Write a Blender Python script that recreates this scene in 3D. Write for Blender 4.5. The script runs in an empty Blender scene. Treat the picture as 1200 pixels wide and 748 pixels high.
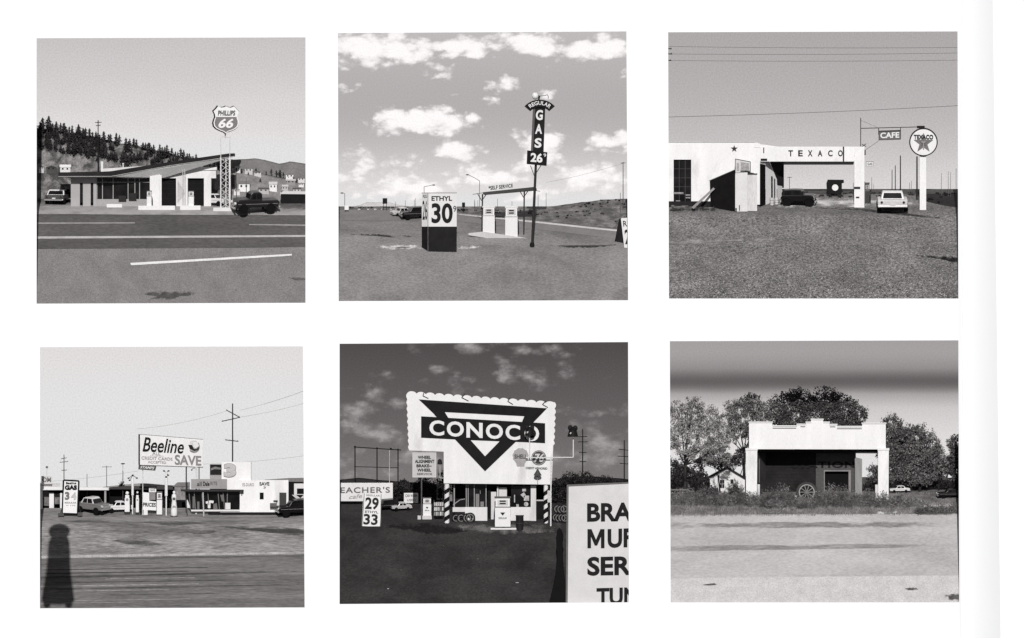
# A white book page with six square openings; behind each opening stands a real model scene on a raked stage.
# 1 unit of layout ("u") = one pixel of the photograph = 0.1 m.
import bpy, bmesh, math, random
from mathutils import Vector, Quaternion, noise as mnoise
from mathutils.geometry import delaunay_2d_cdt
R = math.radians
S, D = 0.1, 14000.0
EXPO = -0.4
GAIN = 1.17           # rendered radiance of a sunlit upright white surface of albedo 1
SUN_EL, SUN_AZ, SUN_W = 29.0, 0.0, 4.9
sc = bpy.context.scene
col = sc.collection

def lin(p):
    c = max(0.0, min(255.0, p)) / 255.0
    return c / 12.92 if c <= 0.04045 else ((c + 0.055) / 1.055) ** 2.4

def deep(d):            # the raked stages are kept shallow so that the sun reaches all of them
    return d * 0.62 if d <= 95 else d - 36.1

def V(x, y, d):
    d = deep(d)
    k = (D + d) / D
    return Vector(((x - 600) * k * S, d * S, (374 - y) * k * S))

# ------------------------------------------------------------------ materials
_mats = {}
TINT = (1.0, 0.90, 0.905)
def rgb(p, g=None):
    if p < 90: p = p * (0.62 + 0.38 * p / 90.0)          # film blacks
    a = min(0.86, lin(p) / (g or GAIN))
    t = [1 - (1 - c) * max(0.2, 1 - p / 300.0) for c in TINT]
    return (a * t[0], a * t[1], a * t[2], 1)

def newmat(name):
    m = bpy.data.materials.new(name); m.use_nodes = True
    nt = m.node_tree; nt.nodes.clear()
    out = nt.nodes.new('ShaderNodeOutputMaterial')
    return m, nt, out

def N(nt, typ, **kw):
    n = nt.nodes.new(typ)
    for k, v in kw.items():
        if k == 'inp':
            for i, val in v.items(): n.inputs[i].default_value = val
        else: setattr(n, k, v)
    return n

def M(p, rough=0.7, var=0.14, scale=0.6, spec=0.2, fine=0.12, stretch=(1, 1, 1), metal=0.0, bump=0.0, p2=None, p2lo=0.45, p2hi=0.62):
    """painted / mineral / metal surface of grey value p, mottled and worn"""
    key = (p, rough, var, scale, spec, fine, stretch, metal, bump, p2, p2lo, p2hi)
    if key in _mats: return _mats[key]
    m, nt, out = newmat('grey_%d' % p)
    L = nt.links
    tc = N(nt, 'ShaderNodeTexCoord'); mp = N(nt, 'ShaderNodeMapping', inp={'Scale': stretch})
    L.new(tc.outputs['Object'], mp.inputs['Vector'])
    n1 = N(nt, 'ShaderNodeTexNoise', inp={'Scale': scale, 'Detail': 5.0, 'Roughness': 0.6})
    n2 = N(nt, 'ShaderNodeTexNoise', inp={'Scale': 6.5, 'Detail': 2.0, 'Roughness': 0.8})
    L.new(mp.outputs[0], n1.inputs['Vector']); L.new(mp.outputs[0], n2.inputs['Vector'])
    if p < 90: spec *= p / 90.0
    a = rgb(p)
    r1 = N(nt, 'ShaderNodeMapRange', inp={1: 0.3, 2: 0.7, 3: 1 - var, 4: 1 + var}); L.new(n1.outputs[0], r1.inputs[0])
    r2 = N(nt, 'ShaderNodeMapRange', inp={1: 0.3, 2: 0.7, 3: 1 - fine, 4: 1 + fine}); L.new(n2.outputs[0], r2.inputs[0])
    mu = N(nt, 'ShaderNodeMath', operation='MULTIPLY'); L.new(r1.outputs[0], mu.inputs[0]); L.new(r2.outputs[0], mu.inputs[1])
    vm = N(nt, 'ShaderNodeVectorMath', operation='SCALE', inp={0: a[:3]}); L.new(mu.outputs[0], vm.inputs['Scale'])
    colr = vm.outputs[0]
    if p2 is not None:
        n3 = N(nt, 'ShaderNodeTexNoise', inp={'Scale': scale * 0.45, 'Detail': 6.0, 'Roughness': 0.65, 'Distortion': 0.4})
        L.new(mp.outputs[0], n3.inputs['Vector'])
        r3 = N(nt, 'ShaderNodeMapRange', inp={1: p2lo, 2: p2hi, 3: 0.0, 4: 1.0}); L.new(n3.outputs[0], r3.inputs[0])
        b = rgb(p2)
        v2 = N(nt, 'ShaderNodeVectorMath', operation='SCALE', inp={0: b[:3]}); L.new(mu.outputs[0], v2.inputs['Scale'])
        mx = N(nt, 'ShaderNodeMix', data_type='VECTOR')
        L.new(r3.outputs[0], mx.inputs[0]); L.new(vm.outputs[0], mx.inputs[4]); L.new(v2.outputs[0], mx.inputs[5])
        colr = mx.outputs[1]
    bs = N(nt, 'ShaderNodeBsdfPrincipled', inp={'Roughness': rough, 'Specular IOR Level': spec, 'Metallic': metal})
    L.new(colr, bs.inputs['Base Color'])
    if bump:
        bp = N(nt, 'ShaderNodeBump', inp={'Strength': bump, 'Distance': 0.06})
        L.new(n2.outputs[0], bp.inputs['Height']); L.new(bp.outputs[0], bs.inputs['Normal'])
    L.new(bs.outputs[0], out.inputs[0])
    _mats[key] = m
    return m

def GLASS(p=30):
    key = ('glass', p)
    if key in _mats: return _mats[key]
    m, nt, out = newmat('dark_glass')
    bs = N(nt, 'ShaderNodeBsdfPrincipled', inp={'Base Color': rgb(p), 'Roughness': 0.2, 'Specular IOR Level': 0.15})
    n = N(nt, 'ShaderNodeTexNoise', inp={'Scale': 0.7, 'Detail': 3.0}); tc = N(nt, 'ShaderNodeTexCoord')
    nt.links.new(tc.outputs['Object'], n.inputs['Vector'])
    r = N(nt, 'ShaderNodeMapRange', inp={1: 0.35, 2: 0.7, 3: 0.4, 4: 1.9}); nt.links.new(n.outputs[0], r.inputs[0])
    vm = N(nt, 'ShaderNodeVectorMath', operation='SCALE', inp={0: rgb(p)[:3]}); nt.links.new(r.outputs[0], vm.inputs['Scale'])
    nt.links.new(vm.outputs[0], bs.inputs['Base Color'])
    nt.links.new(bs.outputs[0], out.inputs[0]); _mats[key] = m
    return m

def STAIN_SHADE(p, var=0.4, scale=0.8, stretch=(1, 1, 1), fine=0.3, thr=0.35):
    """a stain, patch, worn track or painted shadow in the ground: its edge breaks up into the surface below"""
    key = ('stain', p, var, scale, stretch, thr)
    if key in _mats: return _mats[key]
    m = M(p, rough=.95, var=var, fine=fine, scale=scale * 1.01, stretch=stretch).copy()
    nt = m.node_tree; L = nt.links
    out = [n for n in nt.nodes if n.type == 'OUTPUT_MATERIAL'][0]; bs = [n for n in nt.nodes if n.type == 'BSDF_PRINCIPLED'][0]
    at = N(nt, 'ShaderNodeAttribute', attribute_name='edge'); tc = N(nt, 'ShaderNodeTexCoord')
    mp = N(nt, 'ShaderNodeMapping', inp={'Scale': stretch}); L.new(tc.outputs['Object'], mp.inputs[0])
    n = N(nt, 'ShaderNodeTexNoise', inp={'Scale': scale, 'Detail': 6.0, 'Roughness': .7}); L.new(mp.outputs[0], n.inputs['Vector'])
    ad = N(nt, 'ShaderNodeMath', operation='MULTIPLY_ADD', inp={1: 3.4, 2: -1.85}); L.new(n.outputs[0], ad.inputs[0])
    a2 = N(nt, 'ShaderNodeMath', operation='ADD'); L.new(ad.outputs[0], a2.inputs[0]); L.new(at.outputs['Fac'], a2.inputs[1])
    r = N(nt, 'ShaderNodeMapRange', interpolation_type='SMOOTHSTEP', inp={1: thr - .45, 2: thr + .6, 3: 0.0, 4: 0.92}); L.new(a2.outputs[0], r.inputs[0])
    tr = N(nt, 'ShaderNodeBsdfTransparent'); mx = N(nt, 'ShaderNodeMixShader')
    L.new(r.outputs[0], mx.inputs[0]); L.new(tr.outputs[0], mx.inputs[1]); L.new(bs.outputs[0], mx.inputs[2]); L.new(mx.outputs[0], out.inputs[0])
    _mats[key] = m
    return m

def LEAF(p, var=0.5, scale=1.2):
    """foliage: clumps of lighter and darker leaves, light passing through a little"""
    key = ('leaf', p, var, scale)
    if key in _mats: return _mats[key]
    m, nt, out = newmat('foliage'); L = nt.links
    tc = N(nt, 'ShaderNodeTexCoord')
    n = N(nt, 'ShaderNodeTexNoise', inp={'Scale': scale, 'Detail': 4.0}); L.new(tc.outputs['Object'], n.inputs['Vector'])
    w = N(nt, 'ShaderNodeTexWhiteNoise', noise_dimensions='3D')
    g = N(nt, 'ShaderNodeNewGeometry'); L.new(g.outputs['Random Per Island'], w.inputs['W']) if 'W' in w.inputs else None
    r = N(nt, 'ShaderNodeMapRange', inp={1: 0.3, 2: 0.7, 3: 1 - var, 4: 1 + var}); L.new(n.outputs[0], r.inputs[0])
    r2 = N(nt, 'ShaderNodeMapRange', inp={1: 0.0, 2: 1.0, 3: 0.55, 4: 1.5}); L.new(g.outputs['Random Per Island'], r2.inputs[0])
    mu = N(nt, 'ShaderNodeMath', operation='MULTIPLY'); L.new(r.outputs[0], mu.inputs[0]); L.new(r2.outputs[0], mu.inputs[1])
    vm = N(nt, 'ShaderNodeVectorMath', operation='SCALE', inp={0: rgb(p)[:3]}); L.new(mu.outputs[0], vm.inputs['Scale'])
    bs = N(nt, 'ShaderNodeBsdfPrincipled', inp={'Roughness': 0.65, 'Specular IOR Level': 0.2}); L.new(vm.outputs[0], bs.inputs['Base Color'])
    tr = N(nt, 'ShaderNodeBsdfTranslucent'); L.new(vm.outputs[0], tr.inputs['Color'])
    mx = N(nt, 'ShaderNodeMixShader', inp={0: 0.25}); L.new(bs.outputs[0], mx.inputs[1]); L.new(tr.outputs[0], mx.inputs[2])
    L.new(mx.outputs[0], out.inputs[0]); _mats[key] = m
    return m

# ------------------------------------------------------------------ mesh builder in layout coordinates (x right, y down, d away)
class MB:
    def __init__(s): s.v = []; s.f = []
    def add(s, vs, fs):
        o = len(s.v); s.v += [tuple(p) for p in vs]; s.f += [tuple(i + o for i in f) for f in fs]; return s
    def box(s, x0, x1, y0, y1, d0, d1):
        return s.prism([(x0, y0), (x1, y0), (x1, y1), (x0, y1)], d0, d1)
    def prism(s, poly, d0, d1):
        n = len(poly)
        vs = [(x, y, d0) for x, y in poly] + [(x, y, d1) for x, y in poly]
        fs = [tuple(range(n)), tuple(range(2 * n - 1, n - 1, -1))] + [(i, i + n, (i + 1) % n + n, (i + 1) % n) for i in range(n)]
        return s.add(vs, fs)
    def foot(s, pts, y0, y1):                       # prism standing on a footprint of (x, d)
        n = len(pts)
        vs = [(x, y0, d) for x, d in pts] + [(x, y1, d) for x, d in pts]
        fs = [tuple(range(n)), tuple(range(2 * n - 1, n - 1, -1))] + [(i, i + n, (i + 1) % n + n, (i + 1) % n) for i in range(n)]
        return s.add(vs, fs)
    def across(s, poly, x0, x1):                    # prism of a (d, y) profile along x
        n = len(poly)
        vs = [(x0, y, d) for d, y in poly] + [(x1, y, d) for d, y in poly]
        fs = [tuple(range(n)), tuple(range(2 * n - 1, n - 1, -1))] + [(i, i + n, (i + 1) % n + n, (i + 1) % n) for i in range(n)]
        return s.add(vs, fs)
    def plate(s, q, t=0.6):                         # any polygon in 3D, with thickness away from the viewer
        n = len(q)
        vs = list(q) + [(x, y, d + t) for x, y, d in q]
        fs = [tuple(range(n)), tuple(range(2 * n - 1, n - 1, -1))] + [(i, i + n, (i + 1) % n + n, (i + 1) % n) for i in range(n)]
        return s.add(vs, fs)
    def sheet(s, q): return s.add(q, [tuple(range(len(q)))])
    def tube(s, p, q, r, r2=None, n=7):
        r2 = r if r2 is None else r2
        p = Vector(p); q = Vector(q); ax = (q - p)
        if ax.length < 1e-6: return s
        ax.normalize()
        t = Vector((0, 0, 1)) if abs(ax.z) < 0.9 else Vector((1, 0, 0))
        a = ax.cross(t).normalized(); b = ax.cross(a)
        vs = []
        for c, rr in ((p, r), (q, r2)):
            for i in range(n):
                th = 2 * math.pi * i / n
                vs.append(tuple(c + a * math.cos(th) * rr + b * math.sin(th) * rr))
        fs = [tuple(range(n - 1, -1, -1)), tuple(range(n, 2 * n))] + [(i, (i + 1) % n, (i + 1) % n + n, i + n) for i in range(n)]
        return s.add(vs, fs)
    def path(s, pts, r, n=6):
        for a, b in zip(pts, pts[1:]): s.tube(a, b, r, n=n)
        return s
    def ball(s, c, rx, ry=None, rd=None, nu=12, nv=8, jit=0.0, rnd=None):
        ry = rx if ry is None else ry; rd = rx if rd is None else rd
        vs = [(c[0], c[1] - ry, c[2])]
        for j in range(1, nv):
            ph = math.pi * j / nv
            for i in range(nu):
                th = 2 * math.pi * i / nu
                k = 1 + (rnd.uniform(-jit, jit) if rnd else 0)
                vs.append((c[0] + rx * k * math.sin(ph) * math.cos(th), c[1] - ry * k * math.cos(ph), c[2] + rd * k * math.sin(ph) * math.sin(th)))
        vs.append((c[0], c[1] + ry, c[2]))
        fs = [(0, 1 + i, 1 + (i + 1) % nu) for i in range(nu)]
        for j in range(nv - 2):
            for i in range(nu):
                a = 1 + j * nu + i; b = 1 + j * nu + (i + 1) % nu
                fs.append((a, a + nu, b + nu, b))
        e = len(vs) - 1; o = 1 + (nv - 2) * nu
        fs += [(o + i, e, o + (i + 1) % nu) for i in range(nu)]
        return s.add(vs, fs)
    def lathe(s, x, d, prof, n=14):                 # prof: (r, y) from top to bottom
        vs = []
        for r, y in prof:
            for i in range(n):
                th = 2 * math.pi * i / n
                vs.append((x + r * math.cos(th), y, d + r * math.sin(th)))
        fs = [tuple(range(n - 1, -1, -1)), tuple(range(len(vs) - n, len(vs)))]
        for j in range(len(prof) - 1):
            for i in range(n):
                a = j * n + i; b = j * n + (i + 1) % n
                fs.append((a, b, b + n, a + n))
        return s.add(vs, fs)
    def disc(s, x, y, r, d0, d1, n=28, ry=None):
        ry = ry or r
        return s.prism([(x + r * math.cos(2 * math.pi * i / n), y + ry * math.sin(2 * math.pi * i / n)) for i in range(n)], d0, d1)
    def ring(s, x, y, r0, r1, d0, d1, n=32, ax=None):
        vs = []
        for d in (d0, d1):
            for r in (r0, r1):
                for i in range(n):
                    th = 2 * math.pi * i / n
                    vs.append((x + r * math.cos(th), y + r * math.sin(th), d))
        fs = []
        for i in range(n):
            j = (i + 1) % n
            fs += [(i, j, n + j, n + i), (2 * n + i, 3 * n + i, 3 * n + j, 2 * n + j), (i, 2 * n + i, 2 * n + j, j), (n + i, n + j, 3 * n + j, 3 * n + i)]
        return s.add(vs, fs)
    def wheel(s, x, y, d, r, w, n=18):              # axis along d
        return s.prism([(x + r * math.cos(2 * math.pi * i / n), y + r * math.sin(2 * math.pi * i / n)) for i in range(n)], d - w / 2, d + w / 2)

SPLIT = {'leg', 'post', 'brace', 'sill_wall', 'window_display', 'foot', 'stay', 'kiosk', 'step', 'footing', 'pillar_trim', 'guard_post', 'window', 'counter', 'door', 'garage_door', 'rafter', 'hanger', 'side_window', 'parapet', 'canopy_post', 'can'}
def islands(mb):
    par = list(range(len(mb.v)))
    def f(i):
        while par[i] != i: par[i] = par[par[i]]; i = par[i]
        return i
    for fc in mb.f:
        for a in fc[1:]: par[f(a)] = f(fc[0])
    gr = {}
    for fc in mb.f: gr.setdefault(f(fc[0]), []).append(fc)
    out = []
    for fs in gr.values():
        ids = sorted({i for fc in fs for i in fc}); m = {a: i for i, a in enumerate(ids)}
        out.append(MB().add([mb.v[i] for i in ids], [tuple(m[i] for i in fc) for fc in fs]))
    return out

class Thing:
    """an Empty at a thing's base; its parts are given in layout coordinates"""
    def __init__(s, name, label, cat, x, y, d, group=None, org=None, rot=None, empty=True):
        s.name, s.label, s.cat, s.group = name, label, cat, group
        s.base = V(x, y, d); s.k = (D + deep(d)) / D
        s.org = (x, y, d) if org is None else org
        s.e = None
        if empty:
            s.e = bpy.data.objects.new(name, None); col.objects.link(s.e); s.e.location = s.base
            s.e.empty_display_size = 0.3
            if rot is not None:
                s.e.rotation_mode = 'QUATERNION'; s.e.rotation_quaternion = rot
            tag(s.e, label, cat, group)
    def mesh(s, name, mb, mat, smooth=False, recalc=True, bevel=0):
        ox, oy, od = s.org; k = s.k * S
        me = bpy.data.meshes.new(name)
        me.from_pydata([((x - ox) * k, (d - od) * S, (oy - y) * k) for x, y, d in mb.v], [], mb.f)
        if recalc:
            bm = bmesh.new(); bm.from_mesh(me)
            bmesh.ops.recalc_face_normals(bm, faces=bm.faces)
            if bevel: bmesh.ops.bevel(bm, geom=[e for e in bm.edges if len(e.link_faces) == 2 and e.calc_face_angle(0) > 0.5], offset=bevel * S, segments=2, affect='EDGES', profile=0.6)
            bm.to_mesh(me); bm.free()
        if smooth:
            for p in me.polygons: p.use_smooth = True
        me.materials.append(mat)
        return me
    def part(s, name, mb, mat, parent=None, label=None, **kw):
        if name in SPLIT:
            ps = islands(mb)
            if len(ps) > 1:
                o = None
                for q in ps: o = s._part(name, q, mat, parent, label, **kw)
                return o
        return s._part(name, mb, mat, parent, label, **kw)
    def _part(s, name, mb, mat, parent=None, label=None, **kw):
        o = bpy.data.objects.new(name, s.mesh(name, mb, mat, **kw)); col.objects.link(o)
        o.parent = parent or s.e
        if label: o['label'] = label
        return o
    def text(s, st, q, mat, parent=None, **kw):
        return s.part('lettering', text_mb(st, q, **kw), mat, parent, recalc=False)

def tag(o, label=None, cat=None, group=None, kind=None):
    if label: o['label'] = label
    if cat: o['category'] = cat
    if group: o['group'] = group
    if kind: o['kind'] = kind
    return o

def solo(name, label, cat, mb, mat, x, y, d, group=None, **kw):
    t = Thing(name, label, cat, x, y, d, group, empty=False)
    o = bpy.data.objects.new(name, t.mesh(name, mb, mat, **kw)); col.objects.link(o); o.location = t.base
    return tag(o, label, cat, group)

def struct(name, mb, mat, kind='structure', smooth=False, recalc=False):
    me = bpy.data.meshes.new(name)
    me.from_pydata([tuple(V(*p)) for p in mb.v], [], mb.f)
    if recalc:
        bm = bmesh.new(); bm.from_mesh(me); bmesh.ops.recalc_face_normals(bm, faces=bm.faces); bm.to_mesh(me); bm.free()
    if smooth:
        for p in me.polygons: p.use_smooth = True
    me.materials.append(mat)
    o = bpy.data.objects.new(name, me); col.objects.link(o); o['kind'] = kind
    return o

def text_mb(st, q, bold=0.012, shear=0.0, t=0.45, space=1.0, lift=0.1, arc=None):
    """lettering fitted to the quad q = TL, TR, BR, BL (x, y, d)"""
    cu = bpy.data.curves.new('lettering', 'FONT'); cu.body = st; cu.offset = bold; cu.shear = shear; cu.space_character = space
    cu.extrude = 0.5; cu.resolution_u = 4
    ob = bpy.data.objects.new('lettering', cu)
    me = bpy.data.meshes.new_from_object(ob)
    xs = [v.co.x for v in me.vertices]; ys = [v.co.y for v in me.vertices]
    x0, x1, y0, y1 = min(xs), max(xs), min(ys), max(ys)
    mb = MB(); vs = []
    TL, TR, BR, BL = [Vector(p) for p in q]
    for v in me.vertices:
        s_ = (v.co.x - x0) / max(1e-6, x1 - x0); t_ = (y1 - v.co.y) / max(1e-6, y1 - y0)
        if arc:
            cx, cy, r, a0, a1, h, dd = arc
            a = a0 + (a1 - a0) * s_; rr = r + h * (1 - t_)
            p = Vector((cx + rr * math.sin(a), cy - rr * math.cos(a), dd))
        else:
            p = (TL * (1 - s_) + TR * s_) * (1 - t_) + (BL * (1 - s_) + BR * s_) * t_
        vs.append((p.x, p.y, p.z + lift - t * (v.co.z + 0.5)))
    mb.add(vs, [tuple(p.vertices) for p in me.polygons])
    bpy.data.objects.remove(ob); bpy.data.curves.remove(cu); bpy.data.meshes.remove(me)
    return mb

def quad(x0, x1, y0, y1, d): return [(x0, y0, d), (x1, y0, d), (x1, y1, d), (x0, y1, d)]

# ------------------------------------------------------------------ panels: stage, sky
class Panel:
    def __init__(s, corners, prof, dsky, hr):
        s.c = corners; s.prof = prof; s.dsky = dsky; s.hr = hr
        s.x0 = min(c[0] for c in corners); s.x1 = max(c[0] for c in corners)
        s.y0 = min(c[1] for c in corners); s.y1 = max(c[1] for c in corners)
    def _l(s, row):
        pr = s.prof
        for (r0, d0), (r1, d1) in zip(pr, pr[1:]):
            if r1 <= row <= r0: return d0 + (d1 - d0) * (r0 - row) / (r0 - r1)
        (r0, d0), (r1, d1) = (pr[0], pr[1]) if row > pr[0][0] else (pr[-2], pr[-1])
        return d0 + (d1 - d0) * (r0 - row) / (r0 - r1)
    def d(s, row):
        return sum(s._l(row + o) for o in (-4, -2, 0, 2, 4)) / 5 if row < s.prof[0][0] - 5 else s._l(row)
    def slope(s, row):
        return math.atan2(2.0, max(0.1, deep(s.d(row - 1)) - deep(s.d(row + 1))))
    def ground(s, name, mat, bump=0.25, seed=0):
        rows = []; r = s.y1 + 8
        while r > s.hr: rows.append(r); r -= 2.0
        rows.append(s.hr)
        xr_ = 7 if s.x1 > 1100 else 15
        xl_ = 60 if s.x0 < 100 else 22
        xs = [s.x0 - xl_ + i * (s.x1 - s.x0 + xl_ + xr_) / 60 for i in range(61)]
        mb = MB(); vs = []; fs = []
        for r in rows:
            for x in xs:
                n = mnoise.noise(Vector((x * 0.05, r * 0.12, seed)))
                vs.append((x, r + (0 if r == rows[0] else n * bump), s.d(r)))
        w = len(xs)
        for j in range(len(rows) - 1):
            for i in range(w - 1): fs.append((j * w + i, j * w + i + 1, (j + 1) * w + i + 1, (j + 1) * w + i))
        mb.add(vs, fs)
        return struct(name, mb, mat, smooth=True)
    def patch(s, name, poly, mat, lift=0.7, kind='structure', step=1.5):
        """a sheet that follows the ground inside a horizontally convex polygon of (x, row)"""
        ys = [p[1] for p in poly]; y0, y1 = min(ys), max(ys)
        n = max(14, int((y1 - y0) / step)); vs = []; fs = []; ev = []
        m = 24
        for j in range(n + 1):
            y = y0 + (y1 - y0) * j / n; yy = min(max(y, y0 + 1e-4), y1 - 1e-4); xs = []
            for (ax, ay), (bx, by) in zip(poly, poly[1:] + poly[:1]):
                if ay != by and (ay - yy) * (by - yy) <= 0: xs.append(ax + (bx - ax) * (yy - ay) / (by - ay))
            a, b = min(xs), max(xs)
            if s.x1 > 1100: b = min(b, s.x1 + 7)
            for i in range(m + 1):
                vs.append((a + (b - a) * i / m, y, s.d(y) - lift)); ev.append(min(1, min(i, m - i) / 6.0, min(j, n - j) / (n * .4)))
        for j in range(n):
            for i in range(m): fs.append((j * (m + 1) + i, j * (m + 1) + i + 1, (j + 1) * (m + 1) + i + 1, (j + 1) * (m + 1) + i))
        o = struct(name, MB().add(vs, fs), mat, kind=kind, smooth=True)
        at = o.data.attributes.new('edge', 'FLOAT', 'POINT')
        for i, e in enumerate(ev): at.data[i].value = e
        return o
    def sky(s, stops, clouds=(), haze=None, grain=0.05, cloudp=238, rag=1.0, seed=0.0, base_n=0.03, soft=0.5, bias=0.0, vs=0.36):
        """sky backdrop: gives off light; clouds are part of it"""
        d = s.dsky; x0, x1, y0, y1 = s.x0 - (80 if s.x0 < 100 else 30), s.x1 + (60 if s.x1 > 1100 else 17), s.y0 - 17, s.hr + 14
        cx, cy = (x0 + x1) / 2, (y0 + y1) / 2; k = (D + deep(d)) / D * S
        me = bpy.data.meshes.new('sky')
        me.from_pydata([((x - cx) * k, 0, (cy - y) * k) for x, y in ((x0, y0), (x1, y0), (x1, y1), (x0, y1))], [], [(0, 1, 2, 3)])
        o = bpy.data.objects.new('sky', me); col.objects.link(o); o.location = V(cx, cy, d); o['kind'] = 'structure'; d = deep(d)
        m, nt, out = newmat('sky'); L = nt.links
        tc = N(nt, 'ShaderNodeTexCoord')
        sp = N(nt, 'ShaderNodeSeparateXYZ'); L.new(tc.outputs['Object'], sp.inputs[0])
        row = N(nt, 'ShaderNodeMapRange', inp={1: (cy - y0) * k, 2: (cy - y1) * k, 3: 0.0, 4: 1.0}); L.new(sp.outputs[2], row.inputs[0])
        nz0 = N(nt, 'ShaderNodeTexNoise', inp={'Scale': 0.12, 'Detail': 4.0}); mp0 = N(nt, 'ShaderNodeMapping', inp={'Scale': (1, 1, 2.5), 'Location': (seed, seed, 0)})
        L.new(tc.outputs['Object'], mp0.inputs[0]); L.new(mp0.outputs[0], nz0.inputs['Vector'])
        ad = N(nt, 'ShaderNodeMath', operation='MULTIPLY_ADD', inp={1: base_n}); L.new(nz0.outputs[0], ad.inputs[0])
        sub = N(nt, 'ShaderNodeMath', operation='SUBTRACT', inp={1: base_n / 2}); L.new(row.outputs[0], sub.inputs[0]); L.new(sub.outputs[0], ad.inputs[2])
        cr = N(nt, 'ShaderNodeValToRGB'); cr.color_ramp.interpolation = 'B_SPLINE' if len(stops) > 3 else 'LINEAR'
        el = cr.color_ramp.elements
        st = [((y - y0) / (y1 - y0), p) for y, p in stops]
        def c4(p):
            v = lin(p) / 2 ** EXPO; t = max(0.25, 1 - p / 300.0)
            return (v, v * (1 - 0.15 * t), v * (1 - 0.14 * t), 1)
        el[0].position, el[0].color = max(0, st[0][0]), c4(st[0][1]); el[1].position, el[1].color = min(1, st[-1][0]), c4(st[-1][1])
        for q, p in st[1:-1]:
            e = el.new(q); e.color = c4(p)
        L.new(ad.outputs[0], cr.inputs[0]); c = cr.outputs[0]
        if clouds or haze:
            nz = N(nt, 'ShaderNodeTexNoise', inp={'Scale': 0.21, 'Detail': 10.0, 'Roughness': 0.62, 'Distortion': 0.25}); mp = N(nt, 'ShaderNodeMapping', inp={'Scale': (1, 1, 1.7), 'Location': (seed * 3.1, 0, seed)})
            L.new(tc.outputs['Object'], mp.inputs[0]); L.new(mp.outputs[0], nz.inputs['Vector'])
            nsub = N(nt, 'ShaderNodeMath', operation='MULTIPLY_ADD', inp={1: 4.2 * rag, 2: -2.1 * rag}); L.new(nz.outputs[0], nsub.inputs[0])
            acc = None
            for (ex, ey, rx, ry, amp) in clouds:
                # flat-bottomed puff: the lower half falls off faster
                v = N(nt, 'ShaderNodeVectorMath', operation='SUBTRACT', inp={1: ((ex - cx) * k, 0, (cy - ey) * k)}); L.new(tc.outputs['Object'], v.inputs[0])
                s2 = N(nt, 'ShaderNodeVectorMath', operation='MULTIPLY', inp={1: (1 / (rx * k), 0, 1 / (ry * k))}); L.new(v.outputs[0], s2.inputs[0])
                ln = N(nt, 'ShaderNodeVectorMath', operation='LENGTH'); L.new(s2.outputs[0], ln.inputs[0])
                f = N(nt, 'ShaderNodeMath', operation='MULTIPLY_ADD', inp={1: -amp, 2: amp}); L.new(ln.outputs['Value'], f.inputs[0])
                if acc is None: acc = f.outputs[0]
                else:
                    mxn = N(nt, 'ShaderNodeMath', operation='MAXIMUM'); L.new(acc, mxn.inputs[0]); L.new(f.outputs[0], mxn.inputs[1]); acc = mxn.outputs[0]
            vo = N(nt, 'ShaderNodeTexVoronoi', feature='SMOOTH_F1', inp={'Scale': vs, 'Smoothness': 0.5}); vo.normalize = False
            vo.inputs['Detail'].default_value = 3.0; vo.inputs['Roughness'].default_value = 0.55
            wp = N(nt, 'ShaderNodeVectorMath', operation='MULTIPLY_ADD', inp={1: (1.6, 1.6, 1.6)}); L.new(nz.outputs[1], wp.inputs[0]); L.new(mp.outputs[0], wp.inputs[2])
            L.new(wp.outputs[0], vo.inputs['Vector'])
            pf = N(nt, 'ShaderNodeMath', operation='MULTIPLY_ADD', inp={1: -1.7 * rag, 2: 0.85 * rag}); L.new(vo.outputs['Distance'], pf.inputs[0])
            n_p = N(nt, 'ShaderNodeMath', operation='MULTIPLY_ADD', inp={1: 0.62}); L.new(nsub.outputs[0], n_p.inputs[0]); L.new(pf.outputs[0], n_p.inputs[2]); nsub = n_p
            s3 = N(nt, 'ShaderNodeMath', operation='ADD'); L.new(nsub.outputs[0], s3.inputs[0])
            if acc is not None: L.new(acc, s3.inputs[1])
            else: s3.inputs[1].default_value = haze or 0
            msk = N(nt, 'ShaderNodeMapRange', interpolation_type='SMOOTHSTEP', inp={1: -bias, 2: soft - bias, 3: 0.0, 4: 1.0}); L.new(s3.outputs[0], msk.inputs[0])
            # lit tops, greyer hollows
            sh = N(nt, 'ShaderNodeMapRange', inp={1: -0.1 - bias, 2: 1.1 - bias, 3: 0.76, 4: 1.05}); L.new(s3.outputs[0], sh.inputs[0])
            cv = N(nt, 'ShaderNodeVectorMath', operation='SCALE', inp={0: c4(cloudp)[:3]}); L.new(sh.outputs[0], cv.inputs['Scale'])
            mx = N(nt, 'ShaderNodeMix', data_type='VECTOR'); L.new(msk.outputs[0], mx.inputs[0]); L.new(c, mx.inputs[4]); L.new(cv.outputs[0], mx.inputs[5]); c = mx.outputs[1]
        g = N(nt, 'ShaderNodeTexNoise', inp={'Scale': 5.5, 'Detail': 1.0}); L.new(tc.outputs['Object'], g.inputs['Vector'])
        gr = N(nt, 'ShaderNodeMapRange', inp={1: 0.25, 2: 0.75, 3: 1 - grain, 4: 1 + grain}); L.new(g.outputs[0], gr.inputs[0])
        fv = N(nt, 'ShaderNodeVectorMath', operation='SCALE'); L.new(c, fv.inputs[0]); L.new(gr.outputs[0], fv.inputs['Scale'])
        em = N(nt, 'ShaderNodeEmission', inp={'Strength': 1.0}); L.new(fv.outputs[0], em.inputs[0]); L.new(em.outputs[0], out.inputs[0])
        me.materials.append(m)
        return o
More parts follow.
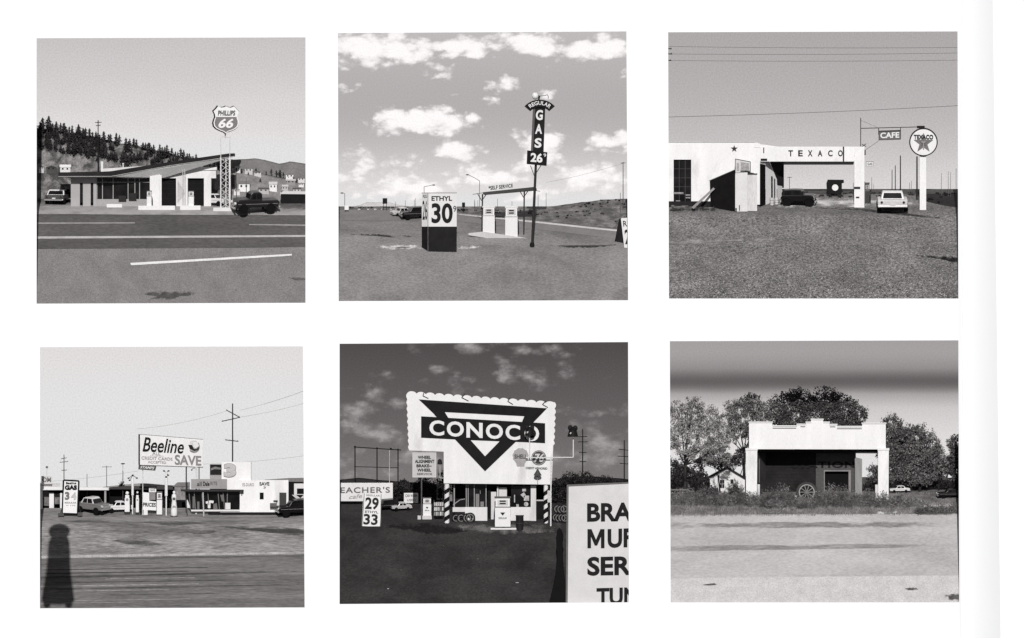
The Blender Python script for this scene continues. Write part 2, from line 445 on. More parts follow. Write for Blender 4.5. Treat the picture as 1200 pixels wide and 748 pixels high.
    def terrain(s, name, ridge, base, db, dr, mat, seed=0, bump=0.8, tw=1.0, nt_=14, step=4):
        """a hillside from row `base` at depth db up to the ridge line at depth dr"""
        def rg(x):
            for (ax, ay), (bx, by) in zip(ridge, ridge[1:]):
                if ax <= x <= bx: return ay + (by - ay) * (x - ax) / (bx - ax)
            return ridge[0][1] if x < ridge[0][0] else ridge[-1][1]
        xa, xb = ridge[0][0], ridge[-1][0]; nx = max(2, int((xb - xa) / step)); vs = []; fs = []
        for j in range(nt_ + 1):
            t = j / nt_
            for i in range(nx + 1):
                x = xa + (xb - xa) * i / nx
                n = mnoise.noise(Vector((x * 0.06, t * 5, seed))) * bump + mnoise.noise(Vector((x * 0.3, t * 14, seed + 4))) * bump * 0.4
                vs.append((x, base + (rg(x) - base) * t + n, db + (dr - db) * t ** tw))
        w = nx + 1
        for i in range(w): vs.append((xa + (xb - xa) * i / nx, base + 6, dr + 3))
        for j in range(nt_ + 1):
            for i in range(nx): fs.append((j * w + i, j * w + i + 1, (j + 1) * w + i + 1, (j + 1) * w + i))
        o = struct(name, MB().add(vs, fs), mat, smooth=True)
        def at(x, row):
            t = min(1, max(0, (base - row) / max(0.1, base - rg(x))))
            return db + (dr - db) * t ** tw
        return o, rg, at
# ------------------------------------------------------------------ kit: vehicles, pumps, poles, plants
WHITE = lambda p=242: M(p, rough=0.6, var=0.06, fine=0.07, scale=0.5, stretch=(1.6, 1, .5), p2=p - 34, p2lo=.57, p2hi=.80)
DARK = lambda p=32: M(p, rough=0.6, var=0.3, fine=0.15, scale=0.9)
def CHROME(): return M(205, rough=0.25, var=0.1, fine=0.1, metal=0.6)
def PAINT(p): return M(p, rough=0.28, var=0.08, fine=0.06, scale=0.8, spec=0.5)
def RUBBER(): return M(30, rough=0.8, var=0.2)

def car(P, name, label, x, y, L, W, H, heading, body, roof, style='sedan', group='parked cars', cat='car', dd=0.0, cabw=.93):
    """heading: degrees; 0 = nose to the left, 90 = nose towards the viewer, -90 = tail towards the viewer"""
    d = P.d(y) + dd
    rot = Quaternion((1, 0, 0), P.slope(y) * .4) @ Quaternion((0, 0, 1), R(heading))
    t = Thing(name, label, cat, x, y, d, group, org=(0, 0, 0), rot=rot)
    X = lambda f: (f - 0.5) * L
    Y = lambda f: -f * H
    hw = W / 2
    wr = 0.21 * H if style != 'old' else 0.25 * H
    if style == 'old':
        fx, rx = 0.17, 0.82
        prof = [(0.04, .3), (0.04, .66), (.07, .7), (.36, .72), (.38, .7), (.97, .68), (.99, .6), (.99, .3)]
        cab = [(.35, .68), (.37, .93), (.41, .99), (.62, 1.0), (.93, .96), (.97, .86), (.975, .66)]
    elif style == 'pickup':
        fx, rx = 0.19, 0.80
        prof = [(0.03, .28), (0.02, .52), (.06, .66), (.34, .7), (.38, .68), (.60, .68), (.61, .62), (.985, .62), (.99, .3)]
        cab = [(.33, .66), (.37, .93), (.41, .99), (.56, 1.0), (.61, .95), (.615, .64)]
    elif style == 'wagon':
        fx, rx = 0.2, 0.79
        prof = [(0.01, .24), (0.0, .46), (.02, .58), (.3, .62), (.97, .62), (1.0, .55), (.99, .24)]
        cab = [(.28, .6), (.37, .93), (.42, .98), (.9, 1.0), (.95, .94), (.98, .6)]
    else:
        fx, rx = 0.2, 0.79
        prof = [(0.01, .24), (0.0, .44), (.02, .56), (.06, .6), (.32, .645), (.72, .645), (.95, .63), (1.0, .58), (.985, .24)]
        cab = [(.30, .62), (.385, .92), (.43, .985), (.5, 1.0), (.64, .995), (.70, .95), (.80, .62)]
    b = MB().prism([(X(a), Y(c)) for a, c in prof], -hw, hw)
    # rounded shoulders by bevel
    t.part('body', b, PAINT(body), bevel=0.05 * H, smooth=False)
    cw = hw * (0.8 if style != 'old' else 0.78)
    # cabin tapers towards the roof
    vs = []; n = len(cab)
    for sgn in (-1, 1):
        for a, c in cab:
            k = 1 - 0.16 * max(0, (c - .62) / .38)
            vs.append((X(a), Y(c), sgn * hw * cabw * k))
    fs = [tuple(range(n)), tuple(range(2 * n - 1, n - 1, -1))] + [(i, i + n, (i + 1) % n + n, (i + 1) % n) for i in range(n)]
    t.part('roof', MB().add(vs, fs), PAINT(roof), bevel=0.03 * H)
    g = GLASS(34)
    mid = (cab[1][0] + cab[-2][0]) / 2
    for sgn in (-1, 1):
        for (a0, a1, c0, c1) in ((cab[0][0] + .05, mid - .012, .66, .92), (mid + .012, cab[-1][0] - (.06 if style != 'pickup' else .0) - .02, .66, .92)):
            if a1 - a0 < .05: continue
            top0, top1 = (a0 + .045 if a0 < .45 else a0), (a1 if a1 < .7 or style in ('wagon', 'old') else a1 - .05)
            q = []
            for a, c in ((top0, c1), (top1, c1), (a1, c0), (a0, c0)):
                k = 1 - 0.16 * max(0, (c - .62) / .38)
                q.append((X(a), Y(c), sgn * (hw * cabw * k + .012 * W)))
            t.part('side_window', MB().plate(q, -0.02 * W * sgn), g)
    def screen(nm, p0, p1, out):
        (a0, c0), (a1, c1) = p0, p1
        q = []
        for a, c, sg in ((a0, c0, -1), (a0, c0, 1), (a1, c1, 1), (a1, c1, -1)):
            k = 1 - 0.16 * max(0, (c - .62) / .38)
            q.append((X(a) + out, Y(c), sg * hw * (cabw - .12) * k))
        m = MB().add(q + [(x_ - out * 1.5, y_, z_) for x_, y_, z_ in q], [(0, 1, 2, 3), (7, 6, 5, 4), (0, 4, 5, 1), (1, 5, 6, 2), (2, 6, 7, 3), (3, 7, 4, 0)])
        t.part(nm, m, g)
    lerp = lambda a, b_, f: (a[0] + (b_[0] - a[0]) * f, a[1] + (b_[1] - a[1]) * f)
    screen('windshield', lerp(cab[0], cab[1], .12), lerp(cab[0], cab[1], .93), -.012 * L)
    screen('rear_window', lerp(cab[-1], cab[-2], .15), lerp(cab[-1], cab[-2], .9), .012 * L)
    for f in (fx, rx):
        for sgn in (-1, 1):
            w = t.part('wheel', MB().wheel(X(f), -wr, sgn * hw * .9, wr, W * .14), RUBBER())
            t.part('hubcap', MB().wheel(X(f), -wr, sgn * hw * .985, wr * .52, W * .05), CHROME(), parent=w)
            if style in ('old', 'pickup'):
                arc = [(X(f) + wr * 1.38 * math.cos(a), -wr - wr * 1.3 * math.sin(a)) for a in [math.pi * i / 10 for i in range(11)]]
                inn = [(X(f) + wr * 1.12 * math.cos(a), -wr - wr * 1.06 * math.sin(a)) for a in [math.pi * i / 10 for i in range(10, -1, -1)]]
                t.part('fender', MB().prism(arc + inn, sgn * hw * .8, sgn * hw * 1.12), PAINT(body))
    t.part('bumper', MB().box(X(-.025), X(.012), Y(.33), Y(.24), -hw * 1.0, hw * 1.0), CHROME(), bevel=.02 * H)
    t.part('bumper', MB().box(X(.985), X(1.025), Y(.33), Y(.24), -hw * 1.0, hw * 1.0), CHROME(), bevel=.02 * H)
    if style == 'old':
        t.part('grille', MB().box(X(.025), X(.04), Y(.68), Y(.34), -hw * .3, hw * .3), CHROME())
        t.part('running_board', MB().box(X(.3), X(.7), Y(.26), Y(.22), -hw * 1.08, hw * 1.08), DARK(28))
    else:
        t.part('grille', MB().box(X(-.006), X(.01), Y(.5), Y(.36), -hw * .62, hw * .62), CHROME())
    hx, hy = ((.05, .6) if style == 'old' else (.0, .49))
    for sgn in (-1, 1):
        t.part('headlight', MB().tube((X(hx) - .015 * L, Y(hy), sgn * hw * .78), (X(hx) + .03 * L, Y(hy), sgn * hw * .78), .075 * H, n=12), M(215, rough=.15))
        t.part('taillight', MB().tube((X(.985), Y(.5), sgn * hw * .74), (X(1.012), Y(.5), sgn * hw * .74), .06 * H, n=12), M(62, rough=.2))
    if style != 'old':
        t.part('license_plate', MB().box(X(1.0), X(1.014), Y(.45), Y(.36), -hw * .18, hw * .18), WHITE(215))
        for sgn in (-1, 1):
            t.part('side_trim', MB().box(X(.06), X(.96), Y(.47), Y(.45), sgn * hw * 1.0, sgn * hw * 1.012), CHROME())
    return t

def pump(P, label, x0, x1, y0, y1, white=238, style='square', group='gas pumps', dd=0.0, logo=None, hose=1, d=None, cap=90):
    """upright gas pump: base, cabinet, dial head, hose and nozzle"""
    x = (x0 + x1) / 2; w = x1 - x0; h = y1 - y0
    d = P.d(y1) + dd if d is None else d
    t = Thing('gas_pump', label, 'gas pump', x, y1, d, group)
    dp = max(3.0, w * .7)
    wm = WHITE(white)
    t.part('plinth', MB().box(x0 - .3, x1 + .3, y1 - h * .05, y1 + 2, d - .4, d + dp + .4), DARK(60))
    if style == 'square':
        t.part('cabinet', MB().box(x0, x1, y0 + h * .33, y1 - h * .05, d, d + dp), wm, bevel=.25)
        t.part('head', MB().box(x0 + w * .04, x1 - w * .04, y0 + h * .05, y0 + h * .32, d - .3, d + dp), wm, bevel=.3)
        t.part('cap', MB().box(x0 - w * .03, x1 + w * .03, y0, y0 + h * .06, d - .6, d + dp + .3), M(cap), bevel=.2)
        f = t.part('dial_face', MB().box(x0 + w * .16, x1 - w * .16, y0 + h * .10, y0 + h * .27, d - .75, d - .35), M(205))
        t.part('counter', MB().box(x0 + w * .3, x1 - w * .3, y0 + h * .125, y0 + h * .165, d - 1.0, d - .75), DARK(30), parent=f)
        t.part('counter', MB().box(x0 + w * .3, x1 - w * .3, y0 + h * .20, y0 + h * .24, d - 1.0, d - .75), DARK(30), parent=f)
        t.part('trim_band', MB().box(x0 - .15, x1 + .15, y0 + h * .315, y0 + h * .345, d - .4, d + dp + .2), M(130 if cap < 120 else 200))
    elif style == 'round':
        rr = w / 2
        t.part('cabinet', MB().box(x0 + w * .05, x1 - w * .05, y0 + h * .3, y1 - h * .05, d, d + dp), wm, bevel=.5)
        t.part('head', MB().box(x0 + w * .14, x1 - w * .14, y0 + h * .17, y0 + h * .31, d, d + dp), wm, bevel=.4)
        t.part('globe', MB().ball((x, y0 + rr * .62, d + dp / 2), rr * .62, rr * .62, rr * .4), WHITE(238), smooth=True)
        t.part('dial_face', MB().disc(x, y0 + h * .38, w * .25, d - .4, d - .05), M(150))
    else:   # curved, waisted old pump
        rr = w / 2
        prof = [(rr * .25, y0 + h * .12), (rr * .55, y0 + h * .14), (rr * .75, y0 + h * .24), (rr * .62, y0 + h * .36), (rr * .8, y0 + h * .55), (rr * 1.0, y0 + h * .78), (rr * .95, y0 + h * .92), (rr * .7, y1)]
        t.part('cabinet', MB().lathe(x, d + dp / 2, prof), wm, smooth=True)
        t.part('globe', MB().ball((x, y0 + h * .065, d + dp / 2), rr * .4, h * .07, rr * .35), WHITE(238), smooth=True)
        t.part('dial_face', MB().disc(x, y0 + h * .3, rr * .42, d - .2, d + .4), M(90))
        t.part('dial_face', MB().disc(x, y0 + h * .62, rr * .5, d - .6, d + .1), M(165))
    if hose:
        xs = x1 if hose > 0 else x0; sg = 1 if hose > 0 else -1
        pts = [(xs + sg * .2, y0 + h * .36, d + 1), (xs + sg * .9, y0 + h * .5, d - .2), (xs + sg * 1.2, y0 + h * .72, d - .6), (xs + sg * .9, y0 + h * .86, d - .5), (xs + sg * .4, y0 + h * .74, d), (xs + sg * .25, y0 + h * .5, d + .8)]
        hs = t.part('hose', MB().path(pts, .35), DARK(26))
        t.part('nozzle', MB().tube((xs + sg * .3, y0 + h * .52, d + .7), (xs + sg * .45, y0 + h * .40, d + .3), .45), M(120, metal=.5, rough=.4), parent=hs)
    if logo == 'triangle':
        z = y0 + h * .5
        t.part('emblem', MB().prism([(x - w * .16, z), (x + w * .16, z), (x, z + h * .1)], d - .3, d - .02), DARK(45))
        t.text('REGULAR', quad(x - w * .26, x + w * .26, z + h * .145, z + h * .205, d), DARK(60))
    return t

def upole(P, label, x, y0, y1, d, r=0.8, arms=(), p=45, group='utility poles', top=None, name='utility_pole', cat='utility pole'):
    """wooden pole leaning from (x, y1) to (top, y0), crossarms with insulators"""
    t = Thing(name, label, cat, x, y1, d, group)
    tx = x if top is None else top
    t.part('pole', MB().tube((x, y1 + 3, d), (tx, y0, d), r, r * .75, n=9), M(p, var=.3, scale=1.5))
    for a in arms:
        xa, ya, xb, yb = a
        o = t.part('crossarm', MB().tube((xa, ya, d - r - .3), (xb, yb, d - r - .3), max(.22, r * .55), n=4), M(p, var=.3))
        for f in (.06, .35, .65, .94):
            xx, yy = xa + (xb - xa) * f, ya + (yb - ya) * f
            t.part('insulator', MB().lathe(xx, d - r - .3, [(r * .25, yy - r * 1.5), (r * .4, yy - r * .9), (r * .2, yy - r * .3)], n=6), M(150), parent=o)
    return t

def wire(label, pts, d, r=0.16, p=110, group='overhead wires'):
    m = MB(); q = []
    for (xa, ya), (xb, yb), sag in pts:
        for i in range(13):
            f = i / 12
            q.append((xa + (xb - xa) * f, ya + (yb - ya) * f + sag * 4 * f * (1 - f), d))
    for a, b in zip(q, q[1:]):
        if (Vector(a) - Vector(b)).length > .01: m.tube(a, b, r, n=4)
    x, y, _ = q[len(q) // 2]
    return solo('overhead_wire', label, 'wire', m, M(p), x, y, d, group)

rng = random.Random(7)
def leaf_quads(mb, c, r, n, size, rnd, flat=1.0, shell=0.55):
    for _ in range(n):
        while True:
            u = Vector((rnd.uniform(-1, 1), rnd.uniform(-1, 1), rnd.uniform(-1, 1)))
            if 0.05 < u.length < 1: break
        u = u * (shell + (1 - shell) * rnd.random()) if rnd.random() < .7 else u
        p = Vector((c[0] + u.x * r[0], c[1] + u.y * r[1], c[2] + u.z * r[2]))
        a = Vector((rnd.gauss(0, 1), rnd.gauss(0, 1), rnd.gauss(0, 1))).normalized()
        b = a.orthogonal().normalized(); b = Quaternion(a, rnd.uniform(0, 6.28)) @ b
        cc = a.cross(b); s1 = size * rnd.uniform(.6, 1.35); s2 = s1 * rnd.uniform(.45, .8) * flat
        mb.add([p - b * s1, p + cc * s2, p + b * s1, p - cc * s2], [(0, 1, 2, 3)])

def tree(label, x, y1, d, blobs, p, size=1.3, trunk_r=1.8, dens=1.0, tp=48, group='trees', seed=1, fork=None, lean=0):
    """tapered trunk, limbs into every clump, leaves spread through the clumps"""
    rnd = random.Random(seed)
    t = Thing('tree', label, 'tree', x, y1, d, group)
    tr = MB()
    ys = [b[1] for b in blobs]
    fy = fork if fork else y1 - (y1 - min(ys)) * .35
    tr.tube((x, y1 + 4, d), (x + lean * .5, (y1 + fy) / 2, d), trunk_r, trunk_r * .8, n=9)
    tr.tube((x + lean * .5, (y1 + fy) / 2, d), (x + lean, fy, d), trunk_r * .8, trunk_r * .65, n=9)
    cr = MB(); size *= .82
    for (bx, by, rx, ry, rd, n) in blobs:
        n = int(n * 1.75)
        bd = d + rnd.uniform(-.3, .3) * rd
        mx, my = (x + lean) * .5 + bx * .5 + rnd.uniform(-2, 2), fy * .45 + by * .55 + 2
        tr.tube((x + lean, fy, d), (mx, my, (d + bd) / 2), trunk_r * .38, trunk_r * .24, n=6)
        tr.tube((mx, my, (d + bd) / 2), (bx, by, bd), trunk_r * .24, trunk_r * .1, n=5)
        for _ in range(6):
            q = (bx + rnd.uniform(-.8, .8) * rx, by + rnd.uniform(-.8, .5) * ry, bd + rnd.uniform(-.6, .6) * rd)
            tr.tube((mx, my, (d + bd) / 2), q, trunk_r * .16, trunk_r * .06, n=4)
        # each clump is made of many smaller tufts
        m = max(8, int(n * dens / 24))
        for _ in range(m):
            while True:
                u = Vector((rnd.uniform(-1, 1), rnd.uniform(-1, 1), rnd.uniform(-1, 1)))
                if u.length < 1: break
            c = (bx + u.x * rx * 1.05, by + u.y * ry * 1.05, bd + u.z * rd)
            q = rnd.uniform(.16, .40)
            leaf_quads(cr, c, (rx * q + 1.2, ry * q + 1.0, rd * q + 1), 34, size, rnd, shell=.3)
    t.part('trunk', tr, M(tp, var=.3, scale=1.5), smooth=True)
    t.part('crown', cr, LEAF(p * 1.5 + 12), recalc=False)
    return t

def bush(label, x, y1, d, w, h, p, seed, n=260, size=.8, group='weeds', name='weed_bush', cat='bush', spiky=True):
    rnd = random.Random(seed); mb = MB()
    for _ in range(n // 14):
        a = rnd.uniform(-1, 1); bx = x + a * w * .5; hh = h * rnd.uniform(.45, 1.0) * (1 - .45 * abs(a))
        tx, ty, td = bx + rnd.uniform(-.25, .25) * h, y1 - hh, d + rnd.uniform(-.3, .3) * w * .5
        mb.tube((x + a * w * .35, y1 + 2, d), (tx, ty, td), .14, .06, n=3)
        for i in range(14):
            f = rnd.uniform(.15, 1.05)
            c = (x + a * w * .35 + (tx - x - a * w * .35) * f, y1 - hh * f, d + (td - d) * f)
            leaf_quads(mb, c, (w * .09 + .5, h * .07 + .4, .9), 1, size, rnd, flat=.7)
    return solo(name, label, cat, mb, LEAF(p), x, y1, d, group, recalc=False)

def grass_strip(P, name, poly, n, h, p, seed):
    """blades of grass and weeds that nobody could count"""
    rnd = random.Random(seed); mb = MB()
    ys = [q[1] for q in poly]; y0, y1 = min(ys), max(ys); k = 0
    while k < n:
        y = rnd.uniform(y0, y1); xs = []
        for (ax, ay), (bx, by) in zip(poly, poly[1:] + poly[:1]):
            if (ay - y) * (by - y) < 0: xs.append(ax + (bx - ax) * (y - ay) / (by - ay))
        if len(xs) < 2: continue
        x = rnd.uniform(min(xs), max(xs)); d = P.d(y); k += 1
        hh = h * rnd.uniform(.4, 1.25) * (0.55 + 0.9 * max(0, mnoise.noise(Vector((x * .09, y * .2, seed))) + .35)); s_ = rnd.uniform(.25, .6)
        lx = rnd.uniform(-.5, .5) * hh
        mb.add([(x - s_, y + .6, d), (x + s_, y + .6, d + rnd.uniform(-.4, .4)), (x + lx, y - hh, d + rnd.uniform(-.6, .6))], [(0, 1, 2)])
    return struct(name, mb, LEAF(p, var=.45, scale=.8), kind='stuff')

def board(P, name, label, cat, x0, x1, y0, y1, d, face=238, t=1.2, frame=None, texts=(), posts=(), group=None, base=None, fw=1.0):
    """a flat sign board with its frame, lettering and posts; texts: (string, x0, x1, y0, y1, grey[, options])"""
    th = Thing(name, label, cat, (x0 + x1) / 2, base or y1, d, group)
    pn = th.part('panel', MB().box(x0, x1, y0, y1, d, d + t), WHITE(face) if face > 120 else DARK(face))
    if frame is not None:
        m = MB(); a = fw
        m.box(x0 - a, x1 + a, y0 - a, y0, d - .3, d + t + .2).box(x0 - a, x1 + a, y1, y1 + a, d - .3, d + t + .2)
        m.box(x0 - a, x0, y0, y1, d - .3, d + t + .2).box(x1, x1 + a, y0, y1, d - .3, d + t + .2)
        th.part('frame', m, DARK(frame) if frame < 120 else WHITE(frame))
    for tx in texts:
        kw = tx[6] if len(tx) > 6 else {}
        th.text(tx[0], quad(tx[1], tx[2], tx[3], tx[4], d), DARK(tx[5]) if tx[5] < 110 else M(tx[5], var=.06), pn, **kw)
    for (px, pa, pb, r, c) in posts:
        th.part('post', MB().tube((px, pa, d + t + r), (px, pb + 3, d + t + r), r, n=8), M(c))
    return th

def house(P, label, x, y1, d, w, h, dp, p=225, roofp=90, group='houses on the far slope', name='house', cat='house', gable=True, win=True):
    t = Thing(name, label, cat, x, y1, d, group)
    x0, x1 = x - w / 2, x + w / 2; ey = y1 - h * .62
    t.part('wall', MB().box(x0, x1, ey, y1 + 4, d, d + dp), WHITE(p) if p > 120 else M(p))
    o = .06 * w
    if gable: m = MB().prism([(x0 - o, ey + .2), (x, y1 - h), (x1 + o, ey + .2)], d - .5, d + dp + .5)
    else: m = MB().across([(d - .6, ey), (d + dp / 2, y1 - h), (d + dp + .6, ey)], x0 - o, x1 + o)
    t.part('roof', m, M(roofp, var=.15))
    if win:
        for f in (.25, .7):
            t.part('window', MB().box(x0 + w * f - w * .08, x0 + w * f + w * .08, ey + h * .12, ey + h * .36, d - .25, d - .02), GLASS(40))
    return t
# ================================================================== picture 1: station with the shield sign below a pine hill
P = Panel([(43, 45), (358, 44), (358, 355), (43, 356)], [(364, 1), (250, 96), (240, 132), (236.5, 168)], 222, 236.5)
P.sky([(28, 196), (90, 208), (150, 224), (200, 234), (250, 238)], grain=.09, seed=3, base_n=.12)
P.ground('asphalt_forecourt', M(128, rough=.9, var=.12, fine=.3, scale=.5, bump=.3), seed=1)
P.patch('road', [(20, 251), (380, 250), (380, 290), (20, 292)], M(88, rough=.85, var=.2, fine=.25, scale=.35, stretch=(.25, 1, 1)), lift=.5)
P.patch('pavement', [(20, 239), (380, 243.5), (380, 252.5), (20, 251)], M(172, rough=.9, var=.1, fine=.1, p2=140), lift=.7)
P.patch('verge', [(272, 237.5), (380, 237.5), (380, 246), (300, 245)], STAIN_SHADE(105, scale=1.2), lift=.9)
P.patch('centre_line', [(20, 277.4), (380, 275.4), (380, 277.6), (20, 280)], M(176, var=.15, fine=.15), lift=.9)
P.patch('road_marking', [(20, 261), (158, 260.6), (158, 262), (20, 262.6)], M(150, var=.25), lift=.9)
P.patch('road_marking', [(292, 262.6), (380, 263.6), (380, 265.2), (292, 263.8)], M(150, var=.25), lift=.9)
P.patch('road_marking', [(152, 308.2), (342, 297.6), (342, 299.8), (154, 311)], M(226, var=.12), lift=.9)
P.patch('oil_stain', [(163, 345), (176, 341.5), (205, 343), (234, 340.8), (236, 345), (212, 347.5), (205, 351), (172, 352), (180, 347)], STAIN_SHADE(84, scale=1.2), lift=.8)
P.patch('oil_stain', [(336, 325), (360, 326), (360, 329), (344, 328.5)], STAIN_SHADE(92, scale=1.2), lift=.8)
# far ridge and the slopes
P.terrain('hills', [(225, 192), (252, 185), (275, 187.5), (298, 185.5), (312, 188), (328, 192), (340, 189.5), (352, 191), (380, 195)], 226, 204, 212, M(118, var=.2, fine=.2, scale=.6), seed=5, bump=.6)
slope, rg2, at2 = P.terrain('hills', [(205, 199), (240, 192), (262, 196), (290, 199), (318, 206), (350, 212), (380, 214)], 239, 166, 200, M(134, var=.25, fine=.25, scale=.8), seed=9, bump=.7)
hill, rg1, at1 = P.terrain('hills', [(20, 153), (43, 151), (70, 153), (100, 159), (130, 165), (160, 171), (200, 180), (232, 188), (258, 197), (275, 205)], 239, 166, 194, M(134, var=.3, fine=.4, scale=1.5, p2=74, p2lo=.42, p2hi=.58), seed=2, bump=1.2)

def pine_mesh(seed, h=12.0, w=3.0):
    rnd = random.Random(seed); mb = MB()
    mb.tube((0, 2.0, 0), (0, -h * .9, 0), .38, .1, n=5)
    n = 150
    for i in range(n):
        f = (i / n) ** .85
        y = -h * (.12 + .88 * f); rr = w * (1 - f) ** .6 * rnd.uniform(.3, 1.15) * (.75 + .35 * math.sin(f * 17 + seed)) + .25
        a = rnd.uniform(0, 6.28); ca, sa = math.cos(a), math.sin(a)
        s_ = rnd.uniform(.4, .85) * (1.1 - .5 * f); q = rnd.uniform(-.5, .9)
        mb.add([(ca * rr * .1, y - .9, sa * rr * .1), (ca * rr - sa * s_, y + q, sa * rr + ca * s_), (ca * rr * 1.15, y + q + .7, sa * rr * 1.15), (ca * rr + sa * s_, y + q + .2, sa * rr - ca * s_)], [(0, 1, 2, 3)])
    return mb
PINES = []
for i in range(6):
    t = Thing('pine_tree', '', '', 0, 374, 0, empty=False, org=(0, 0, 0))
    PINES.append(t.mesh('pine_tree', pine_mesh(20 + i, 11 + i % 3, 4.0 + .45 * (i % 4)), LEAF(74, var=.5, scale=.5), recalc=False))
def pine(x, y, d, s, label='dark pine on the wooded hillside behind the station', group='pines on the wooded hillside'):
    o = bpy.data.objects.new('pine_tree', rng.choice(PINES)); col.objects.link(o)
    o.location = V(x, y, d); s *= .95; o.scale = (s * rng.uniform(.85, 1.2), s * rng.uniform(.85, 1.2), s); o.rotation_euler = (0, 0, rng.uniform(0, 6.28))
    return tag(o, label, 'tree', group)
def lowline(x):
    pts = [(30, 171), (60, 177), (85, 184), (112, 190), (135, 190), (160, 193), (200, 196), (262, 199)]
    for (a, b), (c, e) in zip(pts, pts[1:]):
        if a <= x <= c: return b + (e - b) * (x - a) / (c - a)
    return 199
for i in range(46):
    x = 36 + i * 5.0 + rng.uniform(-1.6, 1.6); y = rg1(x) + rng.uniform(1.0, 4)
    pine(x, y, at1(x, y) - 1, rng.uniform(.75, 1.2) * (.95 if x < 160 else .78))
k = 0
while k < 240:
    x = rng.uniform(34, 262); y = rg1(x) + rng.uniform(3, 36)
    lim = lowline(x)
    if y > lim and rng.random() > .06: continue
    if 126 < x < 150 and 168 < y < 186 and rng.random() > .25: continue
    if 160 < x < 176 and 180 < y < 192 and rng.random() > .3: continue
    pine(x, y, at1(x, y) - 1, rng.uniform(.62, 1.0) * (1 if x < 170 else .8)); k += 1
for x, y, s in ((50, 156, 1.55), (57, 156, 1.6), (66, 156, 1.1), (92, 162, 1.4), (174, 184, 1.35), (193, 186, 1.1), (147, 194, 1.3), (143, 193, 1.1), (151, 193, 1.2)):
    pine(x, y, at1(x, y) - 2, s, 'tall pine standing above its neighbours on the wooded hillside', 'tall pines on the wooded hillside')
for x, y, s in ((318, 204, .55), (324, 206, .6), (328, 207, .75), (338, 209, .5), (332, 207, .5), (300, 201, .4), (283, 203, .45), (312, 205, .4), (270, 200, .5), (277, 201, .45), (262, 199, .6), (265, 199, .6), (258, 198, .6), (344, 212, .45), (348, 214, .4), (291, 205, .35), (305, 213, .4)):
    pine(x, y, at2(x, y) - 1.5, s, 'small dark conifer between the pale houses on the far slope', 'conifers among the far houses')
hs = [(278.5, 199.5, 6, 4.5, 225, 'small white house highest on the far slope beside a conifer'), (291.5, 201.5, 9, 6, 200, 'pale house with a wide roof below the far ridge'), (302, 204.5, 8, 4, 205, 'low pale shed just downhill of the wide roofed far house'),
      (339.5, 208.5, 9, 6, 228, 'white twin gabled house near the top of the far slope'), (286, 222, 13, 10, 240, 'bright white house with a broad roof low on the far slope'), (277.5, 226, 7, 6, 225, 'white cabin beside the broad roofed house on the far slope'),
      (320, 222, 9, 9, 238, 'tall white house directly uphill of the old pickup'), (309, 225, 12, 5, 185, 'long grey roofed house right behind the old pickup cab'), (334, 222.5, 7, 6, 190, 'light house with two chimneys uphill of the long black shed'),
      (341, 215, 10, 5, 150, 'mid grey house standing in a row of dark trees'), (353, 212, 8, 5, 215, 'pale house at the edge of the far slope, uphill of all the row'), (353, 218, 6, 4, 232, 'tiny white house lower at the edge of the far slope'),
      (348, 225, 9, 5, 205, 'pale cottage just over the roof of the long black shed'), (331.5, 227, 6, 4, 222, 'tiny white hut at the end of the long black shed')]
for x, y, w, h, p, lab in hs:
    house(P, lab, x, y, at2(x, y) - 2.5, w, h, 4, p=p, roofp=rng.choice((120, 150, 200, 90)), gable=rng.random() < .5)
house(P, 'white shed alone in the meadow under the pine hill', 76.5, 201, at1(76, 201) - 2, 12, 8, 5, p=225, roofp=235, gable=False, group='huts at the foot of the pine hill')
house(P, 'low dark hut in the meadow under the pine hill', 60, 200, at1(60, 200) - 2, 11, 6, 4, p=80, roofp=70, group='huts at the foot of the pine hill')
house(P, 'tiny pale hut at the edge of the meadow under the pine hill', 48.5, 199, at1(48, 199) - 2, 6, 5, 3, p=200, roofp=90, group='huts at the foot of the pine hill')
t = Thing('storage_shed', 'long low black shed with a white roof beside the road', 'shed', 346, 239, 150)
t.part('wall', MB().box(329, 378, 227, 241, 150, 158), DARK(34))
t.part('roof', MB().prism([(332, 224), (380, 225), (380, 228), (328, 227.5)], 148, 159), WHITE(215))
upole(P, 'tall dark pole with a small cross top in front of the pine hill', 115, 141, 204, 160, r=.7, arms=[(111.5, 144, 119, 143.5), (112.5, 147.5, 118, 147)], p=52)
upole(P, 'thin pole standing between the lattice tower and the pickup', 277, 203, 232, 164, r=.35, p=70)
upole(P, 'thin pole standing just behind the pickup cab', 288.5, 208, 230, 163, r=.3, p=80)

# ---- the station
DF = 128
st = Thing('gas_station', 'low white station with a long swooping dark edged roof rising to a lattice tower', 'gas station', 165, 240, DF)
W_ = WHITE
st.part('roof', MB().prism([(69, 202.3), (128, 201.3), (200, 190), (268, 180.2), (275, 180), (275, 183.4), (200, 194.2), (131, 206.8), (69, 207)], 113, 150), DARK(46))
st.part('roof_edge', MB().path([(69, 207.2, 112.6), (131, 207, 112.6), (200, 194.4, 112.6), (275, 183.6, 112.6)], .35), M(190))
so_ = [(131, 207.2, 113.4), (274, 184, 113.4), (248, 190, 124), (192, 208.6, 124.6), (150, 209, 122)]
st.part('soffit', MB().add(so_ + [(x, y - .4, d + .5) for x, y, d in so_], [(0, 1, 3), (1, 2, 3), (0, 3, 4), (5, 8, 6), (6, 8, 7), (5, 9, 8), (0, 5, 6, 1), (1, 6, 7, 2), (2, 7, 8, 3), (3, 8, 9, 4), (4, 9, 5, 0)]), M(232, var=.05))
st.part('soffit', MB().plate([(69, 207.3, 114), (131, 207.3, 114), (150, 208.4, 127), (83, 208.8, 127)], .5), M(150))
